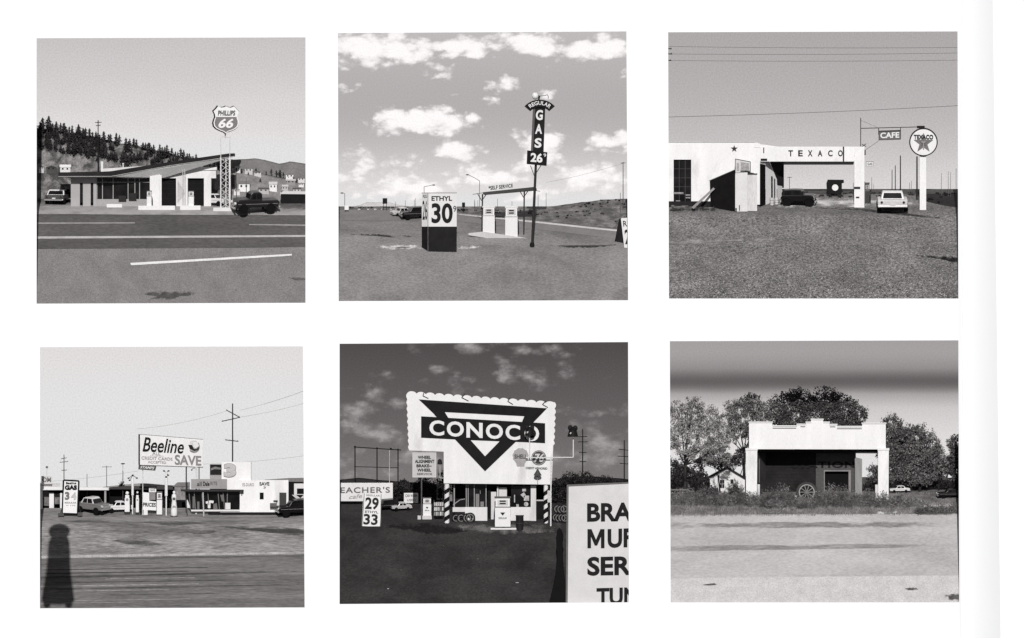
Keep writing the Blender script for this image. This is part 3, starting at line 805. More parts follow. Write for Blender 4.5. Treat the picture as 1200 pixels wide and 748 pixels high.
wl = MB().box(83, 93.6, 207, 242, DF, 158).box(93.6, 97.2, 207, 214.5, DF, DF + 3).box(97.2, 106.2, 207, 242, DF, 158).box(106.2, 109.4, 207, 214.5, DF, DF + 3).box(109.4, 113, 207, 242, DF, 158)
st.part('wall', wl, M(176, var=.06, fine=.08))
for a, b in ((93.6, 97.2), (106.2, 109.4)):
    dr = st.part('door', MB().box(a, b, 214.5, 237.5, DF + 1.5, DF + 2.5), DARK(38))
    st.part('handle', MB().ball((b - .7, 227, DF + 1.3), .25), CHROME(), parent=dr)
w1 = st.part('window', MB().box(113, 177, 207, 233.5, DF + 4, DF + 5), GLASS(38))
fr = MB()
for x in (113.5, 120, 132.5, 150, 158, 163.5): fr.box(x - .45, x + .45, 207, 233.5, DF + 2.6, DF + 3.9)
fr.box(113, 177, 213.2, 214, DF + 2.8, DF + 3.8)
st.part('window_frame', fr, M(165), parent=w1)
st.part('sill_wall', MB().box(113, 177, 233.5, 242, DF + 1, DF + 5), M(168, var=.08))
st.part('counter', MB().box(139, 148, 229.5, 236, DF - 1, DF + 2).box(151, 160, 226.5, 235, DF - 1, DF + 2), DARK(52))
st.part('pillar', MB().box(175.8, 187.8, 200.5, 243, 120, 126), W_(236), bevel=.2)
st.part('pillar', MB().box(187.9, 189.5, 200, 242, 121, 124), W_(246))
gw = MB().box(189.6, 253, 199.5, 209, DF, 158).box(206.4, 220, 209, 243, DF, 150).box(239, 247.3, 209, 243, DF, 158)
st.part('wall', gw, W_(236))
st.part('pier_shadow', MB().prism([(208, 211), (217, 226), (208, 238.5)], DF - .5, DF - .02), M(196))  # diagonal shadow on the pier, painted as a grey triangle
for a, b in ((189.6, 206.4), (220, 239)):
    gd = st.part('garage_door', MB().box(a, b, 209, 241, DF + 4, DF + 5), DARK(30))
    m = MB()
    for r in (215, 221, 227, 233): m.box(a, b, r, r + .35, DF + 3.6, DF + 3.95)
    st.part('door_panel', m, DARK(46), parent=gd)
st.part('parapet', MB().box(213, 254, 195.8, 199.4, DF - 1.5, 158), W_(246))
st.part('parapet', MB().prism([(119, 197.5), (171, 194.2), (171, 198), (119, 201)], 152, 158), W_(222))
st.part('chimney', MB().box(117.4, 120, 189, 203, 151, 154), W_(235))
st.part('roof_vent', MB().lathe(143.5, 153, [(1, 191), (1.3, 192.5), (.8, 193), (.8, 196)]), W_(220))
st.part('canopy_post', MB().tube((214.5, 198, 119), (214.5, 243, 119), .5), W_(205))
st.part('canopy_post', MB().tube((216.8, 197.6, 119), (216.8, 243, 119), .5), W_(205))

tw = Thing('sign_tower', 'white lattice tower carrying the shield sign through the roof tip', 'sign tower', 264, 244, 108)
tw.part('base_slab', MB().box(250, 272, 243.4, 248, 105, 118), W_(226))
m = MB()
for x, r in ((258.6, .75), (269.2, 1.1), (264.6, .7)):
    m.tube((x, 184, 111 if x != 264.6 else 114), (x, 244, 111 if x != 264.6 else 114), r)
tw.part('leg', m, W_(236))
m = MB()
for i in range(8):
    a, b = 186 + i * 7.2, 186 + (i + 1) * 7.2
    m.tube((258.6, a, 111), (269.2, b, 111), .35, n=5).tube((269.2, a, 111), (258.6, b, 111), .35, n=5)
tw.part('lattice', m, W_(214))
m = MB().tube((258.6, 160.5, 111), (258.6, 184, 111), .45).tube((269.2, 160.5, 111), (269.2, 184, 111), .45).tube((258, 160.5, 111), (270, 160.5, 111), .5)
tw.part('upper_frame', m, W_(222))
tw.part('mast', MB().tube((264, 155, 111), (264, 162, 111), .8), W_(200))
sg = Thing('shield_sign', 'shield shaped sign with white numerals high on the lattice tower', 'sign', 264, 157, 107)
sp = [(326, 70), (345, 79), (360, 77), (373, 71), (387, 77), (402, 80), (421, 71), (437, 88), (453, 104), (443, 122), (442, 140), (450, 158), (450, 178), (443, 195), (428, 208), (405, 218), (385, 224), (372, 234), (360, 224), (338, 216), (315, 204), (302, 190), (298, 170), (302, 154), (309, 136), (307, 119), (298, 101), (312, 88)]
cxs, cys = 375, 152
def shp(k, lo=None): return [(190 + .2005 * (cxs + (a - cxs) * k), 110 + .2005 * (cys + (b - cys) * k)) for a, b in sp]
fc = sg.part('panel', MB().prism([(x - .9, y + .1) for x, y in shp(1.03)], 107.2, 109.5), DARK(40))
sg.part('face', MB().prism(shp(.97), 106.4, 107.15), W_(244), parent=fc)
low = [(x, y) for x, y in shp(.885)]
low = [(x, max(y, 137.2)) for x, y in low]
q = []
for p_ in low:
    if not q or (abs(q[-1][0] - p_[0]) + abs(q[-1][1] - p_[1])) > .3: q.append(p_)
lowpts = [p_ for p_ in q if p_[1] > 137.3] 
yl = sorted(lowpts, key=lambda p_: p_[0])
sg.part('lower_field', MB().prism([(277.6, 137.2)] + [p_ for p_ in lowpts] + [(252.2, 137.2)], 106.0, 106.38), M(128, var=.08), parent=fc)
sg.text('PHILLIPS', [(255.4, 129.6, 106.3), (275.8, 129.6, 106.3), (275.8, 135.6, 106.3), (255.4, 135.6, 106.3)], DARK(58), fc, bold=.03, shear=.12)
sg.text('66', quad(256, 273.6, 139.2, 150.2, 105.9), W_(248), fc, bold=.03, shear=.25)

pump(P, 'white gas pump in front of the wide white pillar under the swooping roof', 172, 177.6, 223.5, 242.4, d=114)
pump(P, 'white gas pump between the two dark garage doors', 220.6, 227.2, 223.6, 242.6, d=113)
for lab, a, b, y0, y1, dd in (('short white kerb island before the shop window of the swooping roof station', 125, 143, 239.2, 241.4, 118), ('long white kerb island at the foot of the wide pillar', 162, 205, 241.2, 244.2, 109), ('white kerb island before the garage doors of the swooping roof station', 211, 235, 241, 244.2, 109)):
    solo('pump_island', lab, 'kerb island', MB().box(a, b, y0, y1 + 2, dd, dd + 5), W_(236), (a + b) / 2, y1, dd, 'white pump islands', bevel=.2)
car(P, 'parked_car', 'two tone sedan with a white top seen from behind at the roadside', 68, 238.5, 38, 23, 16.5, -103, 84, 238)
car(P, 'parked_car', 'black car tucked behind the white topped sedan by the station corner', 84, 237, 30, 15, 16, -75, 34, 34, style='old', dd=10)
car(P, 'parked_car', 'light coloured car half hidden behind the lattice tower', 251, 241, 34, 14, 14, 150, 226, 236, dd=4)
car(P, 'pickup_truck', 'old black pickup with round fenders parked by the lattice tower', 299, 249, 53, 24, 25, 14, 46, 40, style='pickup', cat='truck', group='old dark trucks')

# ================================================================== picture 2: pole sign and self service canopy
P = Panel([(396, 39), (734, 37), (736, 352), (397, 353)], [(361, 1), (297, 54), (262, 120), (242, 178)], 206, 242)
P.sky([(20, 196), (60, 188), (120, 176), (170, 190), (215, 224), (256, 236)], seed=11,
      clouds=[(440, 58, 74, 24, 1.7), (530, 54, 70, 18, 1.6), (620, 50, 76, 18, 1.6), (700, 56, 64, 20, 1.5), (520, 80, 26, 11, .95), (492, 142, 70, 20, 2.1), (595, 96, 18, 13, 1.0), (565, 116, 22, 10, .8), (540, 178, 50, 14, 1.2), (460, 192, 70, 16, 1.2), (640, 170, 40, 18, 1.2), (705, 168, 46, 18, 1.4), (560, 206, 90, 20, 1.3), (690, 206, 60, 20, 1.2), (420, 210, 50, 20, 1.2), (480, 222, 60, 14, 1.2), (640, 224, 60, 14, 1.1), (402, 110, 12, 10, .7), (732, 90, 14, 12, .8), (640, 108, 16, 8, .6)],
      grain=.06, cloudp=250, rag=1.0, soft=.85, bias=.78, vs=.30)
P.ground('asphalt_lot', M(136, rough=.9, var=.16, fine=.28, scale=.3, bump=.3, p2=112, stretch=(.5, 1, 1)), seed=2)
P.patch('road', [(380, 246), (480, 246.5), (560, 253), (640, 262), (750, 274), (750, 283), (640, 270), (540, 260), (380, 258)], M(128, var=.12, fine=.14), lift=.5)
P.patch('kerb_line', [(534, 250.4), (620, 258.5), (700, 267), (750, 272), (750, 273.6), (700, 269), (620, 260.4), (534, 251.4)], M(205, var=.15), lift=.8)
P.patch('field', [(380, 242.2), (755, 242.2), (755, 271), (700, 265.4), (620, 257.2), (560, 251), (500, 246.5), (380, 245)], M(92, var=.4, fine=.3, scale=1.1, p2=130), lift=.6)
P.patch('concrete_pad', [(434, 289.5), (450, 287), (472, 286.6), (494, 288), (500, 292), (478, 293), (448, 292.5)], STAIN_SHADE(202, scale=1.2), lift=.9)
P.patch('oil_stain', [(462, 289.6), (478, 288.8), (484, 290), (474, 291.2), (463, 290.8)], STAIN_SHADE(110), lift=1.2)
P.patch('concrete_pad', [(530, 290.4), (545, 287.6), (566, 288.4), (566, 290.6), (545, 292.4), (533, 294)], STAIN_SHADE(200, scale=1.2), lift=.9)
P.patch('crack_and_shadow', [(402, 274.4), (430, 273.6), (456, 274.8), (468, 279.6), (450, 277.4), (425, 276)], STAIN_SHADE(64, scale=2), lift=.7)
P.patch('crack_and_shadow', [(470, 275.6), (484, 276.6), (480, 278.2), (472, 277)], STAIN_SHADE(70, scale=2), lift=.7)
P.patch('crack_and_shadow', [(640, 287.6), (676, 289), (700, 288.4), (722, 286), (722, 288), (690, 291), (660, 290.4)], STAIN_SHADE(66, scale=2), lift=.7)  # pole sign's cast shadow, painted as a dark streak
P.terrain('hills', [(410, 243), (424, 240), (428, 237.4), (456, 237), (466, 240), (486, 243)], 246, 182, 190, M(196, var=.1), seed=3, bump=.3)
_, rgh, ath = P.terrain('hills', [(600, 245.5), (630, 243), (646, 242), (664, 239.5), (682, 237), (704, 234.5), (724, 233.5), (755, 232)], 252, 160, 186, M(92, var=.45, fine=.35, scale=1.3, p2=125), seed=8, bump=.8)
for i in range(70):
    x = rng.uniform(625, 736); y = rng.uniform(rgh(x) + .5, 252)
    bush('low dark scrub bush on the hill beyond the pole sign', x, y, ath(x, y) - 1, rng.uniform(2, 4.5), rng.uniform(1, 2.2), 52, 300 + i, n=56, size=.55, group='scrub bushes on the far hill', name='scrub_bush')
for i in range(60):
    x = rng.uniform(396, 736); y = 244 + max(0, (x - 500) * .075) * rng.uniform(.2, 1)
    bush('low dark scrub bush in the roadside field beyond the canopy', x, y, P.d(y) - 1, rng.uniform(3, 7), rng.uniform(1, 2.4), 62, 500 + i, n=56, size=.6, group='scrub bushes in the roadside field', name='scrub_bush')
for i in range(14):
    x = 420 + i * 9 + rng.uniform(-3, 3)
    solo('rubble', 'pale stone lying along the edge of the roadside field', 'stone', MB().ball((x, 245.5, P.d(246)), rng.uniform(.8, 1.8), .7, 1, nu=7, nv=5, jit=.2, rnd=rng), M(215), x, 246, P.d(246), 'pale stones by the field')
# price box
d0 = P.d(295); th = Thing('price_sign', 'tall box shaped price sign with a black base and big numerals thirty', 'price sign', 517, 294.5, d0)
bt = [(501.6, d0), (535.2, d0 - .6), (528, d0 + 5), (494.2, d0 + 5.4)]
th.part('base', MB().foot(bt, 265.8, 299), DARK(40))
pn = th.part('panel', MB().foot(bt, 226.4, 265.7), W_(232))
F = lambda u, v: (501.6 + 33.6 * u, 226.4 + 39.3 * v, d0 - .6 * u)
G = lambda u, v: (494.2 + 7.4 * u, 226.4 + 39.3 * v, d0 + 5.4 - 5.4 * u)
def fq(f, u0, u1, v0, v1): return [f(u0, v0), f(u1, v0), f(u1, v1), f(u0, v1)]
th.text('ETHYL', fq(F, .12, .84, .09, .23), DARK(46), pn, bold=.03)
th.text('30', fq(F, .12, .86, .30, .90), DARK(40), pn, bold=.03)
th.text('9', fq(F, .88, .985, .38, .56), DARK(70), pn)
th.text('REG', fq(G, .2, .85, .05, .14), DARK(60), pn)
th.text('26', fq(G, .12, .88, .22, .80), DARK(52), pn)
th.part('edge_trim', MB().tube((501.5, 226, d0 - .2), (501.5, 295, d0 - .2), .35).path([(494, 226.2, d0 + 5.4), (501.6, 226.2, d0 - .2), (535.4, 226.2, d0 - .8)], .3), M(120))
# canopy and pumps
cd = P.d(277)
isl = solo('pump_island', 'pale concrete island under the thin self service canopy', 'kerb island', MB().prism([(549, 273.4), (566, 271.6), (630, 281), (628, 285.5), (612, 285.6), (549, 275.8)], cd - 4, cd + 18), M(206, var=.1), 590, 284, cd - 4)
cn = Thing('pump_canopy', 'thin flat canopy on braced posts over the white pumps', 'canopy', 590, 277, cd)
rf = cn.part('roof', MB().prism([(566, 225.4), (626, 219.2), (629, 221), (629, 223.4), (568, 228.6), (566, 227.4)], cd - 4, cd + 20), M(74, var=.2))
cn.part('rafter', MB().tube((554, 228, cd - 3), (572, 225.2, cd - 3), .35).tube((618, 222, cd - 3), (633, 224.4, cd - 3), .35), M(90))
for x, y, b in ((564.6, 227.5, 273), (613.6, 223.5, 279)):
    cn.part('post', MB().tube((x + .8, y, cd + 3), (x, b + 3, cd + 3), .9), M(70, var=.3))
    cn.part('brace', MB().tube((x, y + 8, cd + 3), (x - 5, y - .6, cd + 3), .5).tube((x, y + 8, cd + 3), (x + 6, y - .8, cd + 3), .5), M(70))
sp_ = cn.part('sign_board', MB().prism([(571, 217), (602, 213.6), (602.6, 220.6), (571.6, 224.4)], cd - 3.5, cd - 2.6), W_(226))
cn.text('*SELF SERVICE', [(572.4, 218.2, cd - 3.5), (600.8, 215.2, cd - 3.5), (601.2, 219.6, cd - 3.5), (572.8, 223, cd - 3.5)], DARK(44), sp_, bold=.02)
pump(P, 'white pump standing nearer the price box under the thin canopy', 565.8, 579.8, 241.5, 275.5, d=cd - 1, hose=1, cap=228)
pump(P, 'white pump standing nearer the tall pole sign, hose hanging at its side', 592, 606.6, 241.4, 279.5, d=cd - 2, hose=1, cap=228)
# the pole sign
pd = P.d(288)
ps = Thing('pole_sign', 'tall dark pole sign with stacked white letters and an arched top', 'pole sign', 624, 287.5, pd)
ps.part('pole', MB().tube((623.6, 292, pd), (628.6, 178, pd + 1), 1.7, 1.4, n=10).tube((628.6, 178, pd + 1), (631.6, 112, pd + 1), 1.2, 1.0, n=8), M(58, var=.2))
ps.part('footing', MB().lathe(623.6, pd, [(2.4, 284.6), (2.8, 287), (3, 290)]), M(40))
ps.part('brace', MB().tube((626, 206, pd), (621.6, 194, pd), .4).tube((626.4, 206, pd), (634, 194, pd), .45), M(60))
up = ps.part('panel', MB().prism([(625.6, 126), (639, 124.4), (637, 180), (623, 178)], pd - 2, pd + 3.5), DARK(40))
ps.part('side_panel', MB().plate([(624.5, 127, pd - 2.4), (627.2, 126.6, pd - 2.4), (624.6, 178, pd - 2.4), (622, 177.6, pd - 2.4)], .3), M(92), parent=up)
for ch, a, b in (('G', 129, 141), ('A', 145.6, 157), ('S', 162, 173.4)):
    c = 632.9 - (a + b - 258) / 2 * .045
    ps.text(ch, [(c - 4.1 - .3, a, pd - 2), (c + 4.1 - .3, a, pd - 2), (c + 3.8 - .6, b, pd - 2), (c - 4.3 - .6, b, pd - 2)], W_(236), up, bold=.035)
bx = ps.part('panel', MB().prism([(617.8, 176.4), (641.4, 178.6), (640.5, 194.6), (617.2, 192.4)], pd - 3.4, pd + 3.5), DARK(36))
ps.text('26', [(622, 179, pd - 3.4), (636, 180.2, pd - 3.4), (635.6, 191, pd - 3.4), (621.6, 189.8, pd - 3.4)], W_(238), bx, bold=.035)
ps.text('9', [(637, 180, pd - 3.4), (640, 180.3, pd - 3.4), (640, 184.3, pd - 3.4), (637, 184, pd - 3.4)], W_(238), bx)
ac = (632.4, 139.5)
arc = []
a0, a1 = -.86, .86
for i in range(17):
    a = a0 + (a1 - a0) * i / 16; arc.append((ac[0] + 23.5 * math.sin(a), ac[1] - 22.5 * math.cos(a)))
for i in range(16, -1, -1):
    a = a0 + (a1 - a0) * i / 16; arc.append((ac[0] + 14.6 * math.sin(a), ac[1] - 13.6 * math.cos(a)))
an = ps.part('arched_panel', MB().prism(arc, pd - 3.6, pd + 2), DARK(36))
ps.part('lettering', text_mb('REGULAR', quad(0, 1, 0, 1, 0), bold=.02, arc=(ac[0], ac[1], 16.4, -.70, .74, 4.6, pd - 3.6)), W_(236), an, recalc=False)
ps.part('globe_lamp', MB().ball((627.2, 112.6, pd), 3.9, 4.2, 3.9, nu=16, nv=12), W_(240), smooth=True)
ps.part('lamp_arm', MB().path([(632, 117, pd), (633, 112.6, pd - 1), (638, 112.4, pd - 2), (641.5, 111.2, pd - 2), (642.6, 113, pd - 2), (642.4, 116, pd - 2)], .35), M(70))
# a-frame, cars, small signs, poles
ad_ = P.d(290); af = Thing('sandwich_board', 'white fronted sandwich board cut by the edge beside the pole sign', 'sandwich board', 730, 291, ad_)
ap = af.part('panel', MB().plate([(727.6, 256, ad_ + 3), (748, 254, ad_ + 3), (752, 291, ad_ - 2), (731.6, 290.5, ad_ - 2)], .8), W_(226))
af.part('leg', MB().plate([(725.6, 256.5, ad_ + 3.6), (728, 255.6, ad_ + 3.6), (722.4, 291, ad_ + 9), (718.8, 290.5, ad_ + 9)], .8).plate([(727.6, 256, ad_ + 4.4), (729.6, 262, ad_ + 4.4), (731, 286, ad_ + 6), (722, 290, ad_ + 8)], .5), DARK(46))
af.text('RE', [(730, 259, ad_ + 2.4), (738, 258.4, ad_ + 2.4), (738.8, 265, ad_ + 1.4), (730.6, 265.6, ad_ + 1.4)], DARK(50), ap)
af.text('26', [(731.6, 269, ad_ + 1), (743, 268.4, ad_ + 1), (744, 286, ad_ - 1.4), (732.8, 286.6, ad_ - 1.4)], DARK(46), ap, bold=.02)
car(P, 'parked_car', 'dark wagon parked just beyond the price box', 486, 256, 34, 15, 14, 14, 40, 40, style='wagon')
car(P, 'parked_car', 'pale sedan in front of the dark wagon beyond the price box', 471, 253, 26, 12, 10, 22, 200, 215, dd=6)
board(P, 'billboard', 'small black billboard on legs far across the lot', 'billboard', 448.4, 453.8, 232.4, 239, P.d(247), 36, posts=[(449.4, 239, 247, .3, 40), (452.8, 239, 247, .3, 40)], base=247)
board(P, 'roadside_sign', 'small dark square sign just past the price box', 'sign', 541.4, 545, 237.4, 243, P.d(250), 36, posts=[(543.2, 243, 250, .3, 50)], base=250)
board(P, 'roadside_sign', 'small blank white sign at the far edge of the lot', 'sign', 403.8, 408.6, 241, 246.2, P.d(249), 240, posts=[(404.6, 246, 249, .25, 70), (407.8, 246, 249, .25, 70)], base=249)
def lamp_post(label, x, y0, y1, d, arm):
    t = Thing('street_lamp', label, 'street lamp', x, y1, d, 'street lamps')
    t.part('pole', MB().tube((x, y0, d), (x, y1 + 2, d), .35, n=6), M(120))
    t.part('arm', MB().path([(x, y0, d)] + [(a, b, d) for a, b in arm], .3), M(110))
    ax, ay = arm[-1]; sgn = 1 if ax > x else -1
    t.part('lamp_head', MB().ball((ax + sgn * 1.2, ay, d), 2.0, .7, .9), M(70), smooth=True)
lamp_post('street lamp with a long sloping arm over the self service canopy', 562, 212, 246, P.d(246) + 4, [(555, 208), (549, 205)])
lamp_post('short street lamp near the blank white sign', 404, 227, 247, P.d(247), [(402, 226.4)])
lamp_post('street lamp with a level arm rising behind the price box', 497, 219, 246, P.d(246) + 3, [(507, 217)])
for i, (x, a, b) in enumerate(((485.6, 234, 246), (475, 235, 246), (463.5, 236.5, 246), (487, 232.5, 247), (556, 234, 249), (560, 235, 249), (583, 233, 250), (640, 226, 250), (630.6, 228, 250), (556.6, 236, 249), (600, 236, 251))):
    upole(P, 'thin distant utility pole on the plain behind the self service lot', x, a, b, P.d(min(b, 246)) + 4, r=.28, p=90, group='distant poles on the plain')
upole(P, 'tall utility pole rising from the far hill beside the sandwich board', 730.2, 190, 254, 166, r=.55, arms=[(727.6, 191.4, 733, 191)], p=88)
wire('thin wire running up to the pole on the far hill', [((640, 214), (730, 191.6), 1.5)], 166, r=.12, p=140)
upole(P, 'low utility pole lower on the far hill', 727, 226, 256, 158, r=.4, p=95)

# ================================================================== picture 3: white drive through station and cafe sign
P = Panel([(783, 38), (1122, 37), (1123, 350), (784, 350)], [(358, 1), (252, 92), (222, 185)], 212, 221.6)
P.sky([(20, 172), (80, 178), (140, 188), (190, 206), (230, 222)], grain=.10, seed=21, base_n=.1)
P.ground('gravel_lot', M(120, rough=.95, var=.26, fine=.75, scale=.4, bump=1.0, stretch=(.6, 1, 1)), seed=3)
P.patch('pale_drive', [(905, 235), (930, 232.4), (1000, 231.6), (1075, 233), (1086, 240), (1040, 243), (960, 243), (905, 244)], STAIN_SHADE(204), lift=.7)
P.patch('field', [(766, 221.9), (1140, 221.9), (1140, 226), (1085, 227.5), (766, 227)], M(84, var=.3, fine=.3, scale=1), lift=.6)
P.patch('field', [(1085, 226.4), (1140, 226), (1140, 245), (1108, 241.5), (1084, 236)], M(54, var=.4, fine=.3, scale=1), lift=.7)
P.patch('painted_shadow_streak', [(940, 241.6), (1010, 244.2), (1060, 249.4), (1116, 256.6), (1110, 258), (1050, 251.6), (1000, 246.6), (940, 243.4)], STAIN_SHADE(70, scale=1.5), lift=.9)  # thin streak of shade painted across the gravel
P.patch('tyre_track', [(767, 283), (840, 279), (940, 277.6), (1000, 279), (940, 281), (850, 283.4), (767, 290)], STAIN_SHADE(136, scale=.9), lift=.5)
P.patch('painted_sign_shadow', [(1067, 298), (1090, 300.6), (1110, 300), (1138, 303), (1138, 310), (1116, 307.4), (1096, 303.4), (1080, 301.8)], STAIN_SHADE(44, scale=1.5), lift=.6)  # shadow of an unseen sign, painted as a dark ground patch
mb = MB(); rs = random.Random(5)
for i in range(7500):
    y = 350 - 92 * rs.random() ** 1.4; x = rs.uniform(778, 1128); s_ = rs.uniform(.22, .85) * (.45 + .8 * (y - 255) / 95)
    mb.ball((x, y, P.d(y)), s_, s_ * .7, s_, nu=5, nv=3, jit=.3, rnd=rs)
struct('gravel', mb, M(104, var=.6, fine=.5, scale=3.0, p2=52), kind='stuff')
mb = MB()
for i in range(1900):
    y = 350 - 88 * rs.random() ** 1.6; x = rs.uniform(778, 1128); s_ = rs.uniform(.25, .75) * (.45 + .7 * (y - 255) / 95)
    mb.ball((x, y, P.d(y)), s_, s_ * .7, s_, nu=5, nv=3, jit=.3, rnd=rs)
struct('gravel', mb, M(196, var=.4, scale=3), kind='stuff')
for i in range(60):
    x = rng.uniform(930, 1122); y = rng.uniform(225.5, 232) if x < 1080 else rng.uniform(226, 238)
    bush('low weed in the scrubby field behind the drive through station', x, y, P.d(y) - .5, rng.uniform(3, 7), rng.uniform(1.2, 2.6), 70 if x < 1080 else 40, 700 + i, n=70, size=.6, group='weeds in the field by the cafe sign')
BD = P.d(243)
ws = Thing('gas_station', 'white flat roofed station with a drive through canopy spelling its name in spaced letters', 'gas station', 890, 246, BD)
wm = W_(246)
m = MB().box(768, 789.4, 166.6, 236, BD, BD + 40).box(789.4, 810, 166.6, 187.2, BD, BD + 40).box(810, 884, 166.6, 236, BD, BD + 40)
m.prism([(884, 166.6), (890.5, 168.6), (890.5, 240), (884, 240)], BD + .2, BD + 40)
m.box(789.4, 810, 236, 238.5, BD + 3, BD + 40)
ws.part('wall', m, wm)
ws.part('coping', MB().box(768, 885.6, 165.8, 166.9, BD - .8, BD + 40.5), M(200))
ws.part('plinth', MB().box(768, 884, 236, 248, BD - .3, BD + 39), DARK(42))
wn = ws.part('window', MB().box(789.4, 810, 187.2, 238, BD + 3.2, BD + 4), GLASS(32))
m = MB()
for x in (796, 803): m.box(x - .3, x + .3, 187.2, 238, BD + 2.4, BD + 3.1)
for y in (198, 208.6, 219, 228): m.box(789.4, 810, y - .25, y + .25, BD + 2.5, BD + 3.15)
ws.part('window_frame', m, M(78), parent=wn)
ws.part('window_display', MB().box(790, 801, 225.4, 227.4, BD + 1.6, BD + 2.3).box(803.6, 809, 228, 229.4, BD + 1.6, BD + 2.3).box(803.6, 809, 231, 232.6, BD + 1.6, BD + 2.3).box(792, 797, 235, 239, BD + 1.4, BD + 2.3), M(150, var=.4, scale=2), parent=wn)
def star(cx, cy, r, k=.40, rot=0.0): return [(cx + (r if i % 2 == 0 else r * k) * math.sin(rot + math.pi * i / 5), cy - (r if i % 2 == 0 else r * k) * math.cos(rot + math.pi * i / 5)) for i in range(10)]
ws.part('star_emblem', MB().prism(star(860.4, 174.4, 4.3), BD - .6, BD - .05), DARK(64))
# recessed return wall, stepping back under the canopy
A = lambda x, y: (x, y, BD + 1 + (x - 890.5) * 1.2)
m = MB().plate([A(890.5, 168.8), A(896, 171.5), A(896, 190), A(890.5, 190)], .5)
m.plate([A(897.4, 178), A(902, 190), A(911, 210), A(911, 238), A(897.4, 241.5)], .5).plate([A(890.5, 188), A(897.4, 189.6), A(897.4, 192), A(890.5, 192)], .5)
ws.part('return_wall', m, W_(236))
ws.part('door', MB().plate([A(890, 191.8), A(897.2, 193), A(897.2, 243), A(890, 245.6)], .8), DARK(30))
ws.part('side_window', MB().plate([A(904, 206), A(906, 207), A(906, 234), A(904, 235)], -.4).plate([A(907.6, 209), A(909, 210), A(909, 232), A(907.6, 233)], -.4), DARK(60))
ws.part('lamp', MB().box(891.4, 899, 186, 188.4, BD - 1.5, BD + .5), DARK(44))
ws.part('vent_pipe', MB().tube((895, 173, BD - .4), (895, 179.6, BD - .4), .7), M(84))
cf = ws.part('canopy_fascia', MB().box(890.6, 1001, 172, 189.4, BD - .6, BD + 3), wm)
ws.part('canopy_fascia', MB().prism([(884, 166.9), (890.6, 169), (912, 172), (912, 173), (884, 173)], BD - .3, BD + 3), wm)
ws.part('canopy_roof', MB().box(891, 1012, 173, 188.8, BD + 3.1, BD + 34), M(190))
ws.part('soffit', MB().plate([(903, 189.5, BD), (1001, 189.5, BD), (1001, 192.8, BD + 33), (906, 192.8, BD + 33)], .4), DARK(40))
ws.part('inner_wall', MB().plate([(902, 189.6, BD + 12), (919.4, 191, BD + 33), (919.4, 220, BD + 33), (911.5, 220, BD + 30), (911, 210, BD + 28)], .6), DARK(40))  # shade inside the canopy is put into this wall's dark colour
ws.part('inner_wall', MB().plate([(911.4, 217, BD + 26), (917.4, 218, BD + 32), (917.4, 234, BD + 32), (911.4, 235, BD + 26)], .6), W_(205))
ws.part('pillar', MB().box(1001, 1013, 172, 246.8, BD - 1, BD + 6), wm, bevel=.2)
ws.part('pillar_trim', MB().box(1000.6, 1008, 219, 221.6, BD - 1.5, BD - 1.02).box(1003, 1007, 230.6, 232.4, BD - 1.5, BD - 1.02), DARK(60))
ws.part('pillar_trim', MB().box(1012.9, 1014.6, 176, 182, BD - 2, BD + 2).box(1012.9, 1014, 213, 240, BD - 1.5, BD), M(95))
ws.part('corbel', MB().path([(1010, 169, BD), (1015, 172, BD)], .4).path([(1015, 168.6, BD), (1010, 172, BD)], .4), DARK(50))
for ch, x in zip('TEXACO', (926.5, 938, 949.4, 961, 973, 984.8)):
    ws.text(ch, quad(x - 2.7, x + 2.7, 176.2, 183.4, BD - .6), DARK(52), cf, bold=.03)
ws.part('pole_shadow', MB().tube((988.4, 172, BD - 1), (988.4, 189.4, BD - 1), .9), M(70))  # a pole's shadow on the fascia, shaped as a dark tube
# lean to shed
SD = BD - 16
sh = Thing('storage_lean_to', 'lean to with shade painted on its black side and a pale plywood front beside the white wall', 'shed', 858, 247, SD)
sh.part('side_wall', MB().plate([(832, 212, BD - 1.5), (861.4, 199.4, SD), (861.4, 249, SD), (833, 243, BD - 1.5)], .7), DARK(33))  # shade on this side is put into its near black colour
sh.part('roof', MB().plate([(831.4, 211.4, BD - 1), (861.4, 198.6, SD - .4), (884, 203, SD + 1), (880, 211, BD - 1)], .8), M(120))
fr_ = sh.part('front_panel', MB().box(861.6, 876, 201, 248, SD, SD + .8), M(226, var=.08, fine=.12))
sh.part('front_panel', MB().box(876.1, 887.2, 204.4, 247.4, SD + .3, SD + 1), M(214, var=.1, fine=.14, stretch=(1, 1, .2)))
sh.part('shelf', MB().box(876, 887.6, 203.4, 204.4, SD - 1, SD + 1), DARK(70))
sh.part('footing', MB().box(861.8, 863.4, 244, 250, SD - .6, SD - .05).box(866, 867, 240.6, 247, SD - .6, SD - .05), DARK(60))
nb = Thing('notice_board', 'small framed notice board fixed above the plywood lean to', 'notice board', 870.5, 202, SD - 1)
nbp = nb.part('panel', MB().prism([(861.8, 186.6), (879.2, 190), (879.2, 201.2), (862, 202.6)], SD - 1, SD - .3), M(214))
nb.part('frame', MB().path([(861.6, 202.8, SD - 1.2), (861.6, 186.4, SD - 1.2), (879.4, 189.8, SD - 1.2), (879.4, 201.4, SD - 1.2)], .35), DARK(50))
nb.part('picture', MB().prism([(868, 190), (878, 191.6), (878, 199.6), (868, 200.6)], SD - 1.3, SD - 1.02).prism([(863.4, 191), (866, 191.4), (866, 200), (863.4, 200.4)], SD - 1.3, SD - 1.02), M(165, var=.4, scale=3), parent=nbp)
nb.part('ledge', MB().box(867.6, 878.6, 200.2, 201.2, SD - 1.9, SD - 1), DARK(60), parent=nbp)
